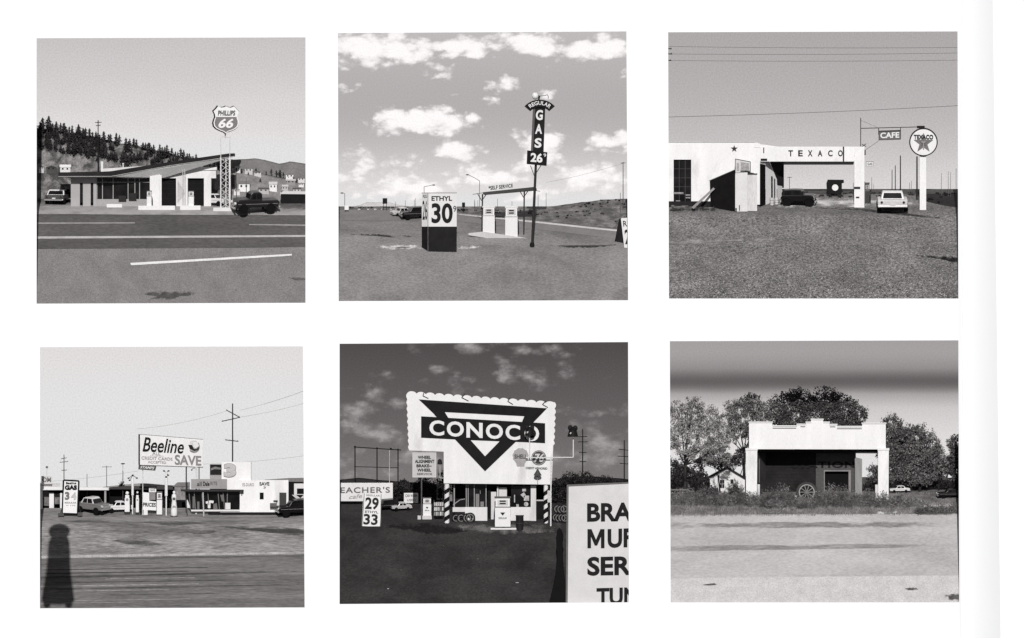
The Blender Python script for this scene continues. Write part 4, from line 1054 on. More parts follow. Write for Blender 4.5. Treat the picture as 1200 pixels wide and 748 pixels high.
solo('plank', 'weathered plank leaning from the debris mound onto the dark side of the lean to', 'plank', MB().plate([(810.6, 243, BD - 22), (836.4, 219.6, BD - 6), (838, 221.4, BD - 6), (813, 244.8, BD - 22)], 1), M(150, var=.25, scale=1.5), 812, 244, BD - 22)
mb = MB()
for i in range(16):
    x = rng.uniform(786, 838); y = rng.uniform(241, 247)
    mb.ball((x, y, P.d(y) - 1), rng.uniform(3, 7), rng.uniform(1.2, 2.6), 4, nu=9, nv=6, jit=.25, rnd=rng)
solo('debris_mound', 'low mound of earth and rubbish along the foot of the white wall', 'debris', mb, M(86, var=.4, fine=.4, scale=1.4, p2=130), 812, 247, P.d(246))
for i in range(12):
    x = rng.uniform(786, 846)
    bush('dry weed tuft growing on the debris mound', x, 246, P.d(247) - 3, 6, rng.uniform(2, 4.5), 92, 820 + i, n=110, size=.5, group='weeds on the debris mound', name='weed_tuft', cat='weed')
for lab, x, y, h in (('white barrel stood on end beneath the canopy corner', 904.6, 241, 9), ('grey oil drum beside the white barrel under the canopy', 910, 240, 8)):
    t = Thing('oil_drum', lab, 'drum', x, y, P.d(y) - 1, 'drums under the canopy')
    c = W_(205) if 'white' in lab else DARK(80)
    t.part('body', MB().lathe(x, P.d(y) - 1, [(2.4, y - h), (2.5, y - h + .4), (2.4, y - h * .5), (2.5, y - .4), (2.4, y)]), c, smooth=True)
    t.part('rim', MB().lathe(x, P.d(y) - 1, [(2.6, y - h * .68), (2.6, y - h * .64)]).lathe(x, P.d(y) - 1, [(2.6, y - h * .34), (2.6, y - h * .3)]), M(110))
car(P, 'parked_car', 'black pre war sedan under the drive through canopy', 936, 241.6, 40, 20, 20, 172, 34, 32, style='old', dd=8)
car(P, 'parked_car', 'white sedan seen from behind beneath the cafe sign', 1045.5, 246.6, 42, 35, 23.5, -90, 218, 238, style='sedan', cabw=.78)
# disc sign on white post, cafe sign on its pipe
RD = P.d(246.5)
rs_ = Thing('round_sign', 'white disc sign with a grey star on a thick white post', 'round sign', 1081.6, 246.6, RD)
rs_.part('post', MB().box(1077.8, 1085.4, 182.6, 249, RD + 1, RD + 5), W_(246), bevel=.2)
fp = rs_.part('panel', MB().disc(1082.2, 166.6, 16.2, RD, RD + 3.5, n=48), W_(240))
rs_.part('rim', MB().ring(1082.2, 166.6, 15.4, 16.7, RD - .8, RD + 3.8, n=48), DARK(38))
rs_.part('star', MB().prism(star(1082.2, 167.8, 12.2), RD - .5, RD - .05), M(120, var=.1), parent=fp)
rs_.part('star_edge', MB().prism(star(1082.2, 167.8, 4.6), RD - .8, RD - .52), M(96), parent=fp)
rs_.text('T', quad(1079.8, 1084.6, 165.6, 175, RD - .85), M(150), fp, bold=.03)
rs_.text('TEXACO', quad(1070.8, 1093.6, 158, 163.2, RD - .9), DARK(46), fp, bold=.03)
pi = Thing('sign_pipe', 'thin dark pipe gallows rising from the canopy and reaching to the disc sign', 'pipe frame', 1008.6, 173, BD + 1)
pi.part('upright', MB().tube((1008.6, 138.4, BD + 1), (1008.6, 173.5, BD + 1), .5), DARK(66))
pi.part('crossbar', MB().tube((1008.6, 150.6, BD + 1), (1083.5, 148.8, BD - 2), .5), DARK(66))
pi.part('stay', MB().tube((1009, 141, BD + 1), (1029, 150, BD + 1), .15).tube((1014, 176, BD + 1), (1030, 165, BD + 1), .25), M(100))
pi.part('crossbar_end', MB().box(1074.4, 1083.6, 147.6, 150.6, BD - 3, BD - 1), DARK(46))
cs = Thing('cafe_sign', 'grey board with white block letters hanging from the dark pipe', 'hanging sign', 1042.7, 164, BD)
cp = cs.part('panel', MB().prism([(1030, 153.6), (1055.4, 152.8), (1055.4, 163.4), (1030, 164.2)], BD - .4, BD + 1.4), M(112, var=.12))
cs.part('frame', MB().path([(1030, 153.6, BD - .6), (1055.4, 152.8, BD - .6), (1055.4, 163.4, BD - .6), (1030, 164.2, BD - .6), (1030, 153.6, BD - .6)], .4), M(84))
cs.part('hanger', MB().tube((1029.6, 150.2, BD), (1029.6, 158, BD), .45).tube((1055.2, 149.6, BD), (1055.2, 158, BD), .45), DARK(60))
cs.text('CAFE', [(1031.6, 155.6, BD - .4), (1053.8, 154.9, BD - .4), (1053.8, 161.6, BD - .4), (1031.6, 162.3, BD - .4)], W_(240), cp, bold=.03)
board(P, 'bracket_sign', 'small white bracket sign jutting from the canopy pillar', 'sign', 1015.4, 1023.4, 189.6, 194.6, BD + 1, 236, texts=[('GAS', 1016.6, 1022.4, 190.8, 193.6, 60)], frame=70, fw=.3)
pump(P, 'old dark gas pump half hidden behind the white canopy pillar', 1013.6, 1019, 214, 243.4, white=72, style='square', d=BD + 12)
sgn = Thing('roadside_sign', 'black board with a white disc standing beyond the drive through', 'sign', 978, 233, P.d(232))
dd_ = P.d(232)
sq = sgn.part('panel', MB().prism([(968.4, 214.8), (970, 210.6), (988.8, 210.8), (989, 214.4), (986.6, 215), (986.6, 226), (984, 227.6), (969, 227)], dd_, dd_ + 1.5), DARK(36))
sgn.part('emblem', MB().disc(978.7, 220, 3.7, dd_ - .4, dd_ - .05), W_(240), parent=sq)
sgn.part('leg', MB().tube((971.5, 227, dd_ + .8), (971.5, 236, dd_ + .8), .5).tube((984.5, 227, dd_ + .8), (984.5, 236, dd_ + .8), .5), DARK(50))
for x, a, b, r, lab in ((1045.4, 199, 228, .55, 'shortest of three dark posts behind the white sedan'), (1049.2, 194, 228, .6, 'middle height of three dark posts behind the white sedan'), (1055.2, 182.4, 229, .8, 'tallest of three dark posts behind the white sedan'), (1074.6, 183.4, 236, 1.05, 'thick dark pole close beside the white disc sign post')):
    upole(P, lab, x, a, b, P.d(min(b, 234)), r=r, p=58)
for i, (x, a, b) in enumerate(((1103.2, 203, 230), (1111.2, 200.6, 231), (1114, 202, 231), (1120.4, 197.4, 232), (1021.6, 208, 228), (1024, 216, 228), (1000, 214, 226), (1068, 212, 229), (1066, 214, 228))):
    upole(P, 'thin distant utility pole beyond the drive through station', x, a, b, P.d(b) + 2, r=.3, p=105, group='distant poles beyond the drive through')
upole(P, 'distant pole with a crossarm seen through the drive through', 925.2, 207.4, 228, P.d(228), r=.35, arms=[(922.6, 208.2, 928, 208)], p=95)
upole(P, 'telephone pole top reaching in at the picture corner above the white wall', 776, 50, 240, BD + 45, r=1, arms=[(776, 57, 787, 57.4), (776, 63.6, 787.6, 63.4), (776, 71, 786.6, 71)], p=50)
for a, b, s_ in ((54.6, 55.6, 1.2), (63.4, 62, 1.2), (71, 70.4, 1.2)):
    wire('thin power wire high over the drive through station, one of three', [((784, a), (1140, b), s_)], BD + 44, r=.16, p=112, group='three high wires')
wire('single sagging wire crossing over the cafe sign', [((768, 137.6), (1140, 123), 1.6)], 60, r=.28, p=118)

# ================================================================== picture 4: billboard station, photographer's shadow
P = Panel([(47, 407), (355, 406), (357, 712), (47, 713)], [(721, 1), (615, 90), (596, 150)], 196, 595.5)
P.sky([(390, 222), (450, 228), (520, 233), (570, 231), (610, 226)], grain=.085, seed=31, base_n=.1)
P.ground('dirt_lot', M(144, rough=.95, var=.26, fine=.45, scale=.7, bump=.4, p2=108, stretch=(.14, 1, 1.3)), seed=4)
P.patch('road', [(30, 654), (375, 650), (375, 721), (30, 721)], M(114, rough=.95, var=.3, fine=.35, scale=.6, stretch=(.12, 1, 1.6), p2=102), lift=.5)
P.patch('kerb_line', [(30, 651.6), (375, 646.4), (375, 648.6), (30, 655)], M(168, var=.3, fine=.3), lift=.8)
for poly, p in (([(120, 634), (160, 630), (196, 636), (190, 641), (150, 640)], 84), ([(246, 616), (300, 614.6), (345, 618), (375, 622), (375, 630), (320, 626), (280, 622)], 72), ([(210, 622), (250, 620.6), (262, 624), (230, 628)], 100), ([(320, 652.6), (375, 650.6), (375, 662), (346, 658)], 52), ([(60, 611), (110, 609), (140, 612), (100, 614)], 96), ([(150, 612), (215, 610.4), (250, 613), (200, 616.5)], 92)):
    P.patch('dark_patch', poly, STAIN_SHADE(p, scale=1.1, stretch=(.22, 1, 1.4), thr=.5), lift=.4)  # dark streaky patches with broken edges
P.patch('tyre_track', [(30, 676), (375, 668), (375, 670), (30, 679)], STAIN_SHADE(84, stretch=(.2, 1, 1)), lift=.7)
P.patch('tyre_track', [(30, 690), (375, 684), (375, 685.4), (30, 692.4)], STAIN_SHADE(88, stretch=(.2, 1, 1)), lift=.7)
for i in range(11):
    y = 656 + i * 5.2 + rng.uniform(-1.5, 1.5); x = rng.uniform(30, 160); l_ = rng.uniform(90, 220); e = rng.uniform(.5, 1.1)
    P.patch('tyre_track', [(x, y), (x + l_, y - l_ * .016), (x + l_, y - l_ * .016 + e), (x, y + e)], M(rng.choice((76, 84, 140)), var=.4, fine=.4, stretch=(.2, 1, 1)), lift=.7)
# billboard
d = P.d(603) - 2
bb_ = Thing('billboard', 'large tilted white billboard with black script and grey capitals over the pumps', 'billboard', 200, 600, d)
Q = lambda u, v: (163.6 + 74 * u, (509.4 + 6 * u) * (1 - v) + (544.8 + 2.6 * u) * v, d + 8 * u)
bp_ = bb_.part('panel', MB().plate([Q(0, 0), Q(1, 0), Q(1, 1), Q(0, 1)], 3), W_(238))
bb_.part('edge', MB().plate([(162.2, 509, d - .4), (164, 509.2, d - .4), (164, 545, d - .4), (162.2, 544.6, d - .4)], 4), DARK(52))
bb_.part('edge', MB().path([(163.6, 545.3, d), (237.8, 547.9, d + 8)], .45).path([(163.6, 509.1, d), (237.8, 515.1, d + 8)], .25), M(96))
def qq(u0, u1, v0, v1): return [Q(u0, v0), Q(u1, v0), Q(u1, v1), Q(u0, v1)]
bb_.text('Beeline', qq(.045, .70, .07, .56), DARK(34), bp_, bold=.016, shear=.28)
bb_.text('ALL', qq(.20, .33, .555, .65), M(138), bp_)
bb_.text('ACCEPTED', qq(.16, .38, .665, .70), M(175), bp_, bold=0)
bb_.text('CREDIT CARDS', qq(.03, .52, .715, .82), M(142), bp_, bold=.015)
bb_.text('ACCEPTED', qq(.13, .42, .855, .94), M(142), bp_, bold=.015)
bb_.text('SAVE', qq(.555, .975, .60, .96), M(140, var=.06), bp_, bold=.03)
c = Q(.855, .24)
bb_.part('emblem', MB().disc(c[0], c[1] + 1.2, 7.0, c[2] - .5, c[2] + .4, n=32, ry=7.2), M(128, var=.5, scale=2.4, p2=200), parent=bp_)
bb_.part('emblem', MB().prism([(c[0] - 6.4, c[1] - .8), (c[0] - 2, c[1] - .6), (c[0] + .4, c[1] + 4), (c[0] + 3.4, c[1] + 4.2), (c[0] + 6.2, c[1] + 1.4), (c[0] + 6, c[1] + 4.4), (c[0] + 1, c[1] + 6.4), (c[0] - 4.6, c[1] + 4)], c[2] - .8, c[2] - .52), DARK(44), parent=bp_)
bb_.part('emblem', MB().prism([(c[0] - .6, c[1] - 4), (c[0] + 4.4, c[1] - 4.4), (c[0] + 6.3, c[1] + .6), (c[0] + 2.4, c[1] + 3.4), (c[0] - .4, c[1] + 1.6)], c[2] - .85, c[2] - .55), W_(232), parent=bp_)
for x, a, b, r, p_ in ((218, 546, 603, .8, 66), (233, 546, 600, .6, 80)):
    bb_.part('post', MB().tube((x, a, d + 9), (x, b, d + 9), r), M(p_))
bb_.part('post', MB().tube((229.8, 547, d + 4), (229.8, 604, d + 4), 1.0), W_(226))
bb_.part('lamp', MB().path([(229.8, 548.6, d + 4), (226, 549, d + 3), (225, 550.4, d + 3)], .35).ball((224.6, 551, d + 3), .9), DARK(60))
ss = Thing('hanging_sign', 'small dark strip sign with white lettering under the billboard corner', 'sign', 172.5, 551.4, d - 1)
sp2 = ss.part('panel', MB().prism([(162.6, 544.6), (183.4, 546), (182, 551.8), (162, 550.2)], d - 2, d - .8), M(84, var=.2), bevel=.2)
ss.text('STAMPS', [(164.6, 546, d - 2), (181.2, 547.2, d - 2), (180.4, 550.4, d - 2), (164, 549, d - 2)], W_(232), sp2, bold=.02, shear=.25)
ss.part('hanger', MB().path([(165, 550, d - 1.4), (165, 543.6, d + .8)], .3).path([(180, 551, d - 1.4), (180, 545, d + 1.5)], .3), M(90))
for lab, x, a, b, r, p_ in (('thin white light post standing under the strip sign', 167.4, 550, 602, .55, 226),):
    upole(P, lab, x, a, b, d + 1, r=r, p=p_, group=None, name='light_post', cat='post')
# the shop
BD = P.d(606) + 8
sb = Thing('gas_station', 'white stucco shop with dark slanted windows and a grey numeral three on top', 'gas station', 280, 605, BD)
wm = W_(244)
sb.part('wall', MB().box(281, 338, 562.8, 602, BD, BD + 34).prism([(258, 598), (281, 598), (281, 602), (258, 602)], BD, BD + 5), wm)
sb.part('wall', MB().box(259.5, 294, 541.6, 575, BD + 3, BD + 28), wm)
sb.part('wall', MB().box(245.8, 259.4, 556.6, 574, BD + 3, BD + 20), M(165))
pic = sb.part('picture_panel', MB().box(246, 259.6, 544.4, 556.4, BD + 2, BD + 6), DARK(44))
sb.part('picture_panel', MB().prism([(247, 549), (252, 547), (258.6, 548.4), (258.6, 550.4), (251, 550), (247, 551.6)], BD + 1.6, BD + 1.95), M(130), parent=pic)
sb.part('plinth', MB().box(244, 337, 600.4, 609, BD - .6, BD + 33), DARK(36))
nm = sb.part('numeral', text_mb('3', quad(262.6, 276.4, 543.6, 559.2, BD + 2.5), bold=.07, t=.8), M(196), recalc=False)
sb.part('numeral_outline', text_mb('3', quad(262, 277, 543, 559.8, BD + 2.9), bold=.085, t=.5), M(150), parent=nm, recalc=False)
bd = sb.part('sign_band', MB().box(224, 266, 561.6, 573, BD - 3, BD + 2), M(158, var=.1))
sb.text('all', quad(231, 236.4, 564.6, 569.8, BD - 3), DARK(70), bd, bold=.02)
sb.text('Dale', quad(238, 245.6, 564.4, 569.6, BD - 3), DARK(40), bd, bold=.03)
sb.text('RITE', quad(246.6, 254.6, 564.4, 568.6, BD - 3), M(96), bd, bold=.02)
sb.part('roof_overhang', MB().prism([(212, 573.6), (285.6, 574), (285.6, 576), (212, 576)], BD - 6, BD + 8), M(62))
wn = sb.part('window', MB().prism([(216, 576), (284.4, 576), (280.6, 597.4), (224, 597.4)], BD + 2.2, BD + 4), GLASS(26))
m = MB()
for x in (221, 227, 236, 243, 255, 261): m.plate([(x, 576.2, BD - 1), (x + .9, 576.2, BD - 1), (x + 2.6, 597.4, BD + 1.5), (x + 1.7, 597.4, BD + 1.5)], .5)
m.plate([(266, 576.2, BD - 1), (267, 576.2, BD - 1), (266.6, 597.4, BD + 1.5), (265.6, 597.4, BD + 1.5)], .5)
m.plate([(283.4, 576.2, BD - .5), (284.6, 576.2, BD - .5), (281, 598, BD + 1.6), (279.9, 598, BD + 1.6)], .5)
sb.part('window_frame', m, M(120), parent=wn)
sb.part('window_display', MB().prism([(241, 588), (246, 586.6), (250.6, 587), (250, 590), (246.6, 589.4), (246.6, 595.6), (243.6, 595.6), (243.4, 590), (241.4, 590.6)], BD + .9, BD + 1.5).box(264, 270, 589.4, 597, BD - .4, BD + 1), W_(226), parent=wn)
sb.part('window_display', MB().prism([(250, 591), (254, 589.6), (255, 597), (250, 597)], BD + 1.2, BD + 1.7).prism([(258, 580), (261, 579), (263, 587), (260, 588)], BD + 1.4, BD + 1.9).box(225.6, 228, 582, 596, BD + 1.2, BD + 1.7).box(231, 233.6, 588, 597, BD + 1.2, BD + 1.7), M(108), parent=wn)
sb.part('sill', MB().box(224, 281, 597.4, 599.4, BD - 1.2, BD + 3), W_(226))
sb.part('column', MB().tube((238, 577, BD - 5), (239, 607, BD - 5), .8), M(190))
sb.part('column', MB().tube((217, 576.5, BD - 5), (219.6, 603, BD - 5), .7), M(90))
sb.part('window', MB().box(304.4, 309, 577.4, 585.2, BD - .5, BD - .05), GLASS(30))
sb.text('ES-DURO', quad(284.2, 297.6, 566.4, 570, BD), M(128), None, bold=.01)
sb.text('SAVE', quad(304, 315.8, 565, 569.2, BD), DARK(36), None, bold=.03)
sb.text('3', quad(308.6, 311.4, 570.2, 572.6, BD), M(110), None)
sb.part('door', MB().box(327.4, 335.6, 577.4, 602, BD - .6, BD - .05), M(72))
hb = Thing('oil_drum', 'grey drum on its side mounted low on the white stucco wall', 'drum', 320.6, 595, BD - 2)
hb.part('body', MB().tube((316.4, 592.6, BD - 3), (324.4, 592.6, BD - 3), 2.9, n=14), M(96, var=.3))
hb.part('bracket', MB().box(320.4, 325.4, 586.4, 587.2, BD - 3, BD).box(323.6, 324.4, 587.2, 598, BD - 1.5, BD), M(84))
dk = Thing('garage', 'dark fronted garage with a white awning at the picture edge beside the stucco shop', 'garage', 347, 604, BD + 12)
dk.part('wall', MB().box(338.2, 374, 564, 606, BD + 14, BD + 30), DARK(30))
dk.part('roof', MB().prism([(310, 562.4), (338, 560.6), (374, 560), (374, 565), (338, 564.6)], BD + 13, BD + 32), M(122))
aw = dk.part('window', MB().box(344.6, 374, 566.8, 580, BD + 12.6, BD + 13.9), W_(225))
dk.part('window_pane', MB().box(348, 374, 572.6, 579, BD + 12.2, BD + 12.55), GLASS(26), parent=aw)
dk.part('awning', MB().prism([(342, 580), (347, 580.2), (352, 584), (356, 580), (374, 580), (374, 582), (350, 587)], BD + 11.6, BD + 12.1), W_(205))
car(P, 'parked_car', 'black car parked nose in under the white awning', 346, 604, 44, 20, 19, 14, 30, 30, style='wagon')
# utility poles
upole(P, 'tall dark utility pole with crossed arms rising behind the numeral three', 272.6, 473, 575, BD + 30, r=.9, arms=[(265, 480.6, 281.4, 489.4), (259.8, 494, 281.2, 489.2), (264, 515.6, 279.4, 517.4)], p=48)
upole(P, 'dark pole with short arms behind the framed gas price board', 75, 533, 600, P.d(600) + 30, r=.6, arms=[(70, 542, 80, 541), (71.4, 538, 78, 536.6), (72, 551.4, 78.4, 551)], p=64)
upole(P, 'slim pole with a single T arm behind the flat canopy', 125, 546, 598, P.d(598) + 30, r=.5, arms=[(119.6, 547.4, 131, 547.2)], p=92)
upole(P, 'bare stub pole above the flat canopy roof', 102, 555.6, 598, P.d(598) + 26, r=.45, p=90)
st_ = Thing('street_lamp', 'street lamp with a flat disc head behind the dark carport', 'street lamp', 144, 598, P.d(598) + 26, 'street lamps')
st_.part('pole', MB().tube((144, 552, P.d(598) + 26), (144, 600, P.d(598) + 26), .45), M(84))
st_.part('lamp_head', MB().ball((144, 543.6, P.d(598) + 26), 2.6, .8, 2.2), DARK(60), smooth=True)
st_.part('arm', MB().tube((144, 544, P.d(598) + 26), (144, 552, P.d(598) + 26), .25), M(130))
for lab, pts in (('upper of two faint wires slanting to the tall crossed arm pole', [((281, 481), (372, 452), 2)]), ('lower of two faint wires slanting to the tall crossed arm pole', [((281, 489), (372, 468), 2)]), ('faint wire dipping from the crossed arm pole towards the billboard', [((160, 503), (265, 482), 3)]), ('level wire passing behind the shop numeral three', [((238, 544), (372, 532), 2)]), ('low wire running over the flat canopy', [((30, 566), (162, 552), 2)])):
    wire(lab, pts, BD + 32, r=.15, p=168, group=None)
# flat canopy, carport
CD = P.d(598) + 8
cp = Thing('pump_canopy', 'long low flat canopy with a bright white edge and shaded bays', 'canopy', 85, 600, CD)
cp.part('roof', MB().prism([(28, 570), (127.6, 571.6), (127.6, 574.6), (28, 573.6)], CD - 6, CD + 24), W_(236))
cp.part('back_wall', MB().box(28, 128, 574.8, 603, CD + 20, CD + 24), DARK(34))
cp.part('column', MB().box(45.6, 50, 573, 602, CD - 4, CD), W_(238))
cp.part('column', MB().box(122.4, 124.6, 574.6, 600, CD - 4, CD - 1), M(165))
cp.part('kiosk', MB().box(57.6, 63, 578, 598, CD + 3, CD + 9).box(70.4, 73.2, 578, 599, CD, CD + 4), W_(236))
kw = cp.part('window', MB().box(50.4, 57.4, 576, 593, CD + 10, CD + 11).box(63.6, 70, 579, 591, CD + 10, CD + 11), M(120, var=.5, scale=2.5))
cp.part('roof_parapet', MB().box(30, 70, 566.4, 570.2, CD + 8, CD + 9), M(190))
osn = Thing('roof_sign', 'grey open letter sign standing on the flat canopy roof', 'sign', 54.6, 570, CD + 4)
op = osn.part('panel', MB().box(48.4, 61, 558, 567.4, CD + 4, CD + 5), M(206))
osn.text('OM', quad(49.6, 59.8, 559.4, 565.2, CD + 4), M(112), op, bold=.03)
osn.part('leg', MB().tube((49.6, 567, CD + 4.5), (49.6, 571, CD + 4.5), .3).tube((60, 567, CD + 4.5), (60, 571, CD + 4.5), .3), M(100))
gl = Thing('street_lamp', 'small round lamp over the roof sign of the flat canopy', 'street lamp', 55, 598, CD + 26, 'street lamps')
gl.part('pole', MB().tube((55, 549, CD + 26), (55, 600, CD + 26), .25), M(190))
gl.part('lamp_head', MB().ball((55, 547.6, CD + 26), 1.5), M(120), smooth=True)
pt = Thing('carport', 'deep dark open carport behind the white pumps', 'carport', 170, 600, CD + 14)
pt.part('roof', MB().prism([(127.8, 571.4), (150, 569.6), (214, 571), (214, 574), (127.8, 573.4)], CD + 14, CD + 34), M(72))
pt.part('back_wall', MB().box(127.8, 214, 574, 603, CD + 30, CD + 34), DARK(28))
pt.part('post', MB().box(165.6, 168, 573, 603, CD + 13, CD + 15), DARK(30))
hl = P.terrain('hills', [(120, 571), (145, 568), (170, 566.4), (190, 568), (215, 570)], 580, 186, 192, M(140, var=.2), seed=4, bump=.4)
gb = Thing('house', 'rough grey brick house behind the round gas pump', 'house', 209, 600, CD + 10)
gb.part('wall', MB().box(204.6, 222, 570, 586, CD + 10, CD + 26), M(138, var=.4, fine=.3, scale=1.6))
gb.part('roof', MB().prism([(202.4, 570.4), (207.6, 565.6), (222, 565.4), (222, 570.4)], CD + 9, CD + 27), M(120, var=.3))
gb.part('door', MB().box(204.6, 218, 586.2, 603, CD + 10.4, CD + 20), DARK(28))
board(P, 'roadside_sign', 'small white board on the carport roof edge', 'sign', 174.6, 183, 571.6, 577, CD + 12, 232, base=577, texts=[('GAS', 176, 181.6, 573, 575.6, 130)])
bush('dark round shrub at the foot of the disc head street lamp', 142.6, 573, CD + 22, 5, 10, 44, 77, n=500, size=.8, group=None, name='shrub')
# price board
d = P.d(604) - 6
gs = Thing('price_sign', 'black framed white board headed gas with a large thirty four', 'price sign', 83, 603.6, d)
gp = gs.part('panel', MB().plate([(75, 564, d + .6), (91.4, 565, d + .6), (90, 601.6, d - 1), (73.8, 601, d - 1)], .8), W_(240))
m = MB()
for a, b in (((74.4, 562.8), (92.4, 563.8)), ((92.4, 563.8), (91, 603)), ((91, 603), (73, 602.4)), ((73, 602.4), (74.4, 562.8))):
    m.tube((a[0], a[1], d + .2), (b[0], b[1], d + .2), .95, n=4)
gs.part('frame', m, DARK(32))
for tx, x0, x1, y0, y1, p_, bo in (('Beeline', 77.4, 89.4, 564.9, 567.3, 60, .03), ('GAS', 76, 90.2, 568.6, 574.2, 30, .06), ('3', 76, 81.4, 576.4, 586, 120, .05), ('4', 83.4, 89.6, 577, 586, 196, .05), ('REGULAR', 76, 89.4, 588.4, 590.2, 90, .02), ('PLATE', 77.6, 88.6, 592, 595, 150, .02), ('GIVEN', 76.6, 88.4, 596.6, 599.4, 160, .02)):
    gs.text(tx, quad(x0, x1, y0, y1, d - .3), DARK(p_) if p_ < 110 else M(p_), gp, bold=bo)
gs.part('foot', MB().box(68, 75, 601.6, 605, d - 2, d + 6).box(91, 96.4, 600.6, 605, d - 2, d + 6), M(84))
gs.part('stay', MB().tube((75, 590, d + 1), (70, 603, d + 4), .35).tube((91.4, 590, d + 1), (95, 603, d + 4), .35), M(70))
car(P, 'parked_car', 'chrome faced grey fifties sedan beside the framed gas board', 109, 600.6, 40, 19, 18.5, 143, 122, 218)
car(P, 'parked_car', 'white car with its fin showing beyond the grey fifties sedan', 139, 599.6, 32, 14, 12.5, 12, 236, 240)
# pumps and lights
dp_ = P.d(603)
pump(P, 'slim white pump with a round globe nearest the parked white car', 145.8, 152.2, 576, 601.4, style='round', d=dp_)
pump(P, 'narrow white pump standing edge on beside the thin light post', 159, 163, 576, 602, style='round', d=dp_ - 1)
pump(P, 'broad white pump at the end of the PRICES panel', 183.6, 190, 576, 604.6, style='square', d=dp_ - 3, hose=0)
pump(P, 'curved old white pump with two round dials nearest the shop', 200, 207.8, 575.4, 606.2, style='waisted', d=dp_ - 8, hose=0)
def flood(label, x, y0, y1, d, hy, arms, r=1.4, group='forecourt light posts'):
    t = Thing('light_post', label, 'light post', x, y1, d, group)
    t.part('post', MB().tube((x, y0 + 1, d), (x, hy, d), r * .5, r, n=10).tube((x, hy, d), (x, hy + (y1 - hy) * .45, d), r, r, n=10).tube((x, hy + (y1 - hy) * .45, d), (x, y1 + 2, d), r * .45, n=8), W_(240))
    for (ax, ay) in arms:
        t.part('lamp', MB().tube((x, y0 + 2, d), (ax, ay, d - 1), .35, n=5).ball((ax, ay, d - 1.5), 1.3, .9, 1.3), DARK(66))
flood('white light post with flared twin lamps by the globe pump', 155.4, 555, 601, dp_ + 2, 564, [(150.6, 560.6), (160.4, 560.4), (155.6, 557), (152, 563)])
flood('white light post topped by a dark lamp cluster over the broad pump', 194.8, 552, 605, dp_ - 3, 562, [(192.2, 552), (197.6, 552), (194.8, 559), (197, 557)], r=1.7)
pr = Thing('price_sign', 'white slab reading PRICES between the pumps', 'price panel', 175, 603, dp_ - 1)
pp = pr.part('panel', MB().prism([(167, 577), (175, 577.6), (175, 587), (183, 588), (183, 598.4), (167, 597.6)], dp_ - 1, dp_ + 1), W_(240))
pr.text('PRICES', [(167.4, 589, dp_ - 1), (182.6, 589.6, dp_ - 1), (182.6, 594.2, dp_ - 1), (167.4, 593.6, dp_ - 1)], DARK(34), pp, bold=.03, shear=.1)
pr.part('pedestal', MB().box(168.4, 173, 597, 605, dp_ - 1.4, dp_ + 1), W_(236))
pr.part('bracket', MB().box(175.4, 182, 577.4, 586, dp_ + 2, dp_ + 2.6), M(140))
solo('bollard', 'black post between the edge on pump and the PRICES slab', 'post', MB().tube((165.2, 577, dp_), (165, 605, dp_), .9), DARK(32), 165, 603, dp_)
# the photographer, whose shadow lies on the road; stands clear of the page, beyond the picture's edge
sv = 1275.0; ta, te = math.tan(R(SUN_AZ)), math.tan(R(SUN_EL)) / math.cos(R(SUN_AZ))
def person_out():
    # joints in metres above the feet; Skin modifier body in a long coat
    H = 12.6; bx, by_ = 67.5 - sv * ta, 711.5 - sv * te
    base = Vector(((bx - 600) * S, -sv * S, (374 - by_) * S))
    def jt(x, z, r): return (Vector((x * H, 0, z * H)), r * H)
    js = [jt(0, .53, .105), jt(0, .66, .095), jt(0, .78, .10), jt(0, .845, .045), jt(0.005, .92, .07),
          jt(-.06, .5, .06), jt(-.085, .27, .055), jt(-.105, .005, .048), jt(.06, .5, .06), jt(.085, .27, .055), jt(.105, .005, .048),
          jt(-.06, .77, .035), jt(-.085, .68, .03), jt(-.045, .82, .03), jt(.06, .77, .035), jt(.085, .68, .03), jt(.045, .82, .03)]
    ed = [(0, 1), (1, 2), (2, 3), (3, 4), (0, 5), (5, 6), (6, 7), (0, 8), (8, 9), (9, 10), (2, 11), (11, 12), (12, 13), (2, 14), (14, 15), (15, 16)]
    root = bpy.data.objects.new('person', None); col.objects.link(root); root.location = base
    tag(root, 'photographer in a long coat and hat raising a camera, casting a long shadow', 'person')
    me = bpy.data.meshes.new('body'); me.from_pydata([j[0] for j in js], ed, []); o = bpy.data.objects.new('body', me); col.objects.link(o); o.parent = root
    md = o.modifiers.new('skin', 'SKIN'); sk = me.skin_vertices[0].data
    for i, j in enumerate(js): sk[i].radius = (j[1], j[1] * .8)
    sk[0].use_root = True
    o.modifiers.new('sub', 'SUBSURF').levels = 2; o.modifiers['sub'].render_levels = 2
    me.materials.append(DARK(50))
    mb = MB(); n = 20; vs = []
    for z, rx in ((.875, .066), (.84, .084), (.79, .098), (.70, .104), (.55, .108), (.40, .118), (.26, .136), (.10, .154)):
        for i in range(n):
            th = 2 * math.pi * i / n; vs.append((rx * H * math.cos(th), .6 * rx * H * math.sin(th), z * H))
    fs = [(j * n + i, j * n + (i + 1) % n, (j + 1) * n + (i + 1) % n, (j + 1) * n + i) for j in range(7) for i in range(n)]
    hb = MB(); hv = [(.076, .865), (.094, .89), (.102, .925), (.094, .955), (.07, .985), (.035, 1.01)]
    hb.lathe(0, 0, [(r * H, -z * H) for r, z in reversed(hv)])
    hm = bpy.data.meshes.new('hat'); hm.from_pydata([(x, d_, -y) for x, y, d_ in hb.v], [], hb.f); hm.materials.append(DARK(44)); ho = bpy.data.objects.new('hat', hm); col.objects.link(ho); ho.parent = root
    me = bpy.data.meshes.new('coat'); me.from_pydata(vs, [], fs); me.materials.append(DARK(44)); o = bpy.data.objects.new('coat', me); col.objects.link(o); o.parent = root
person_out()

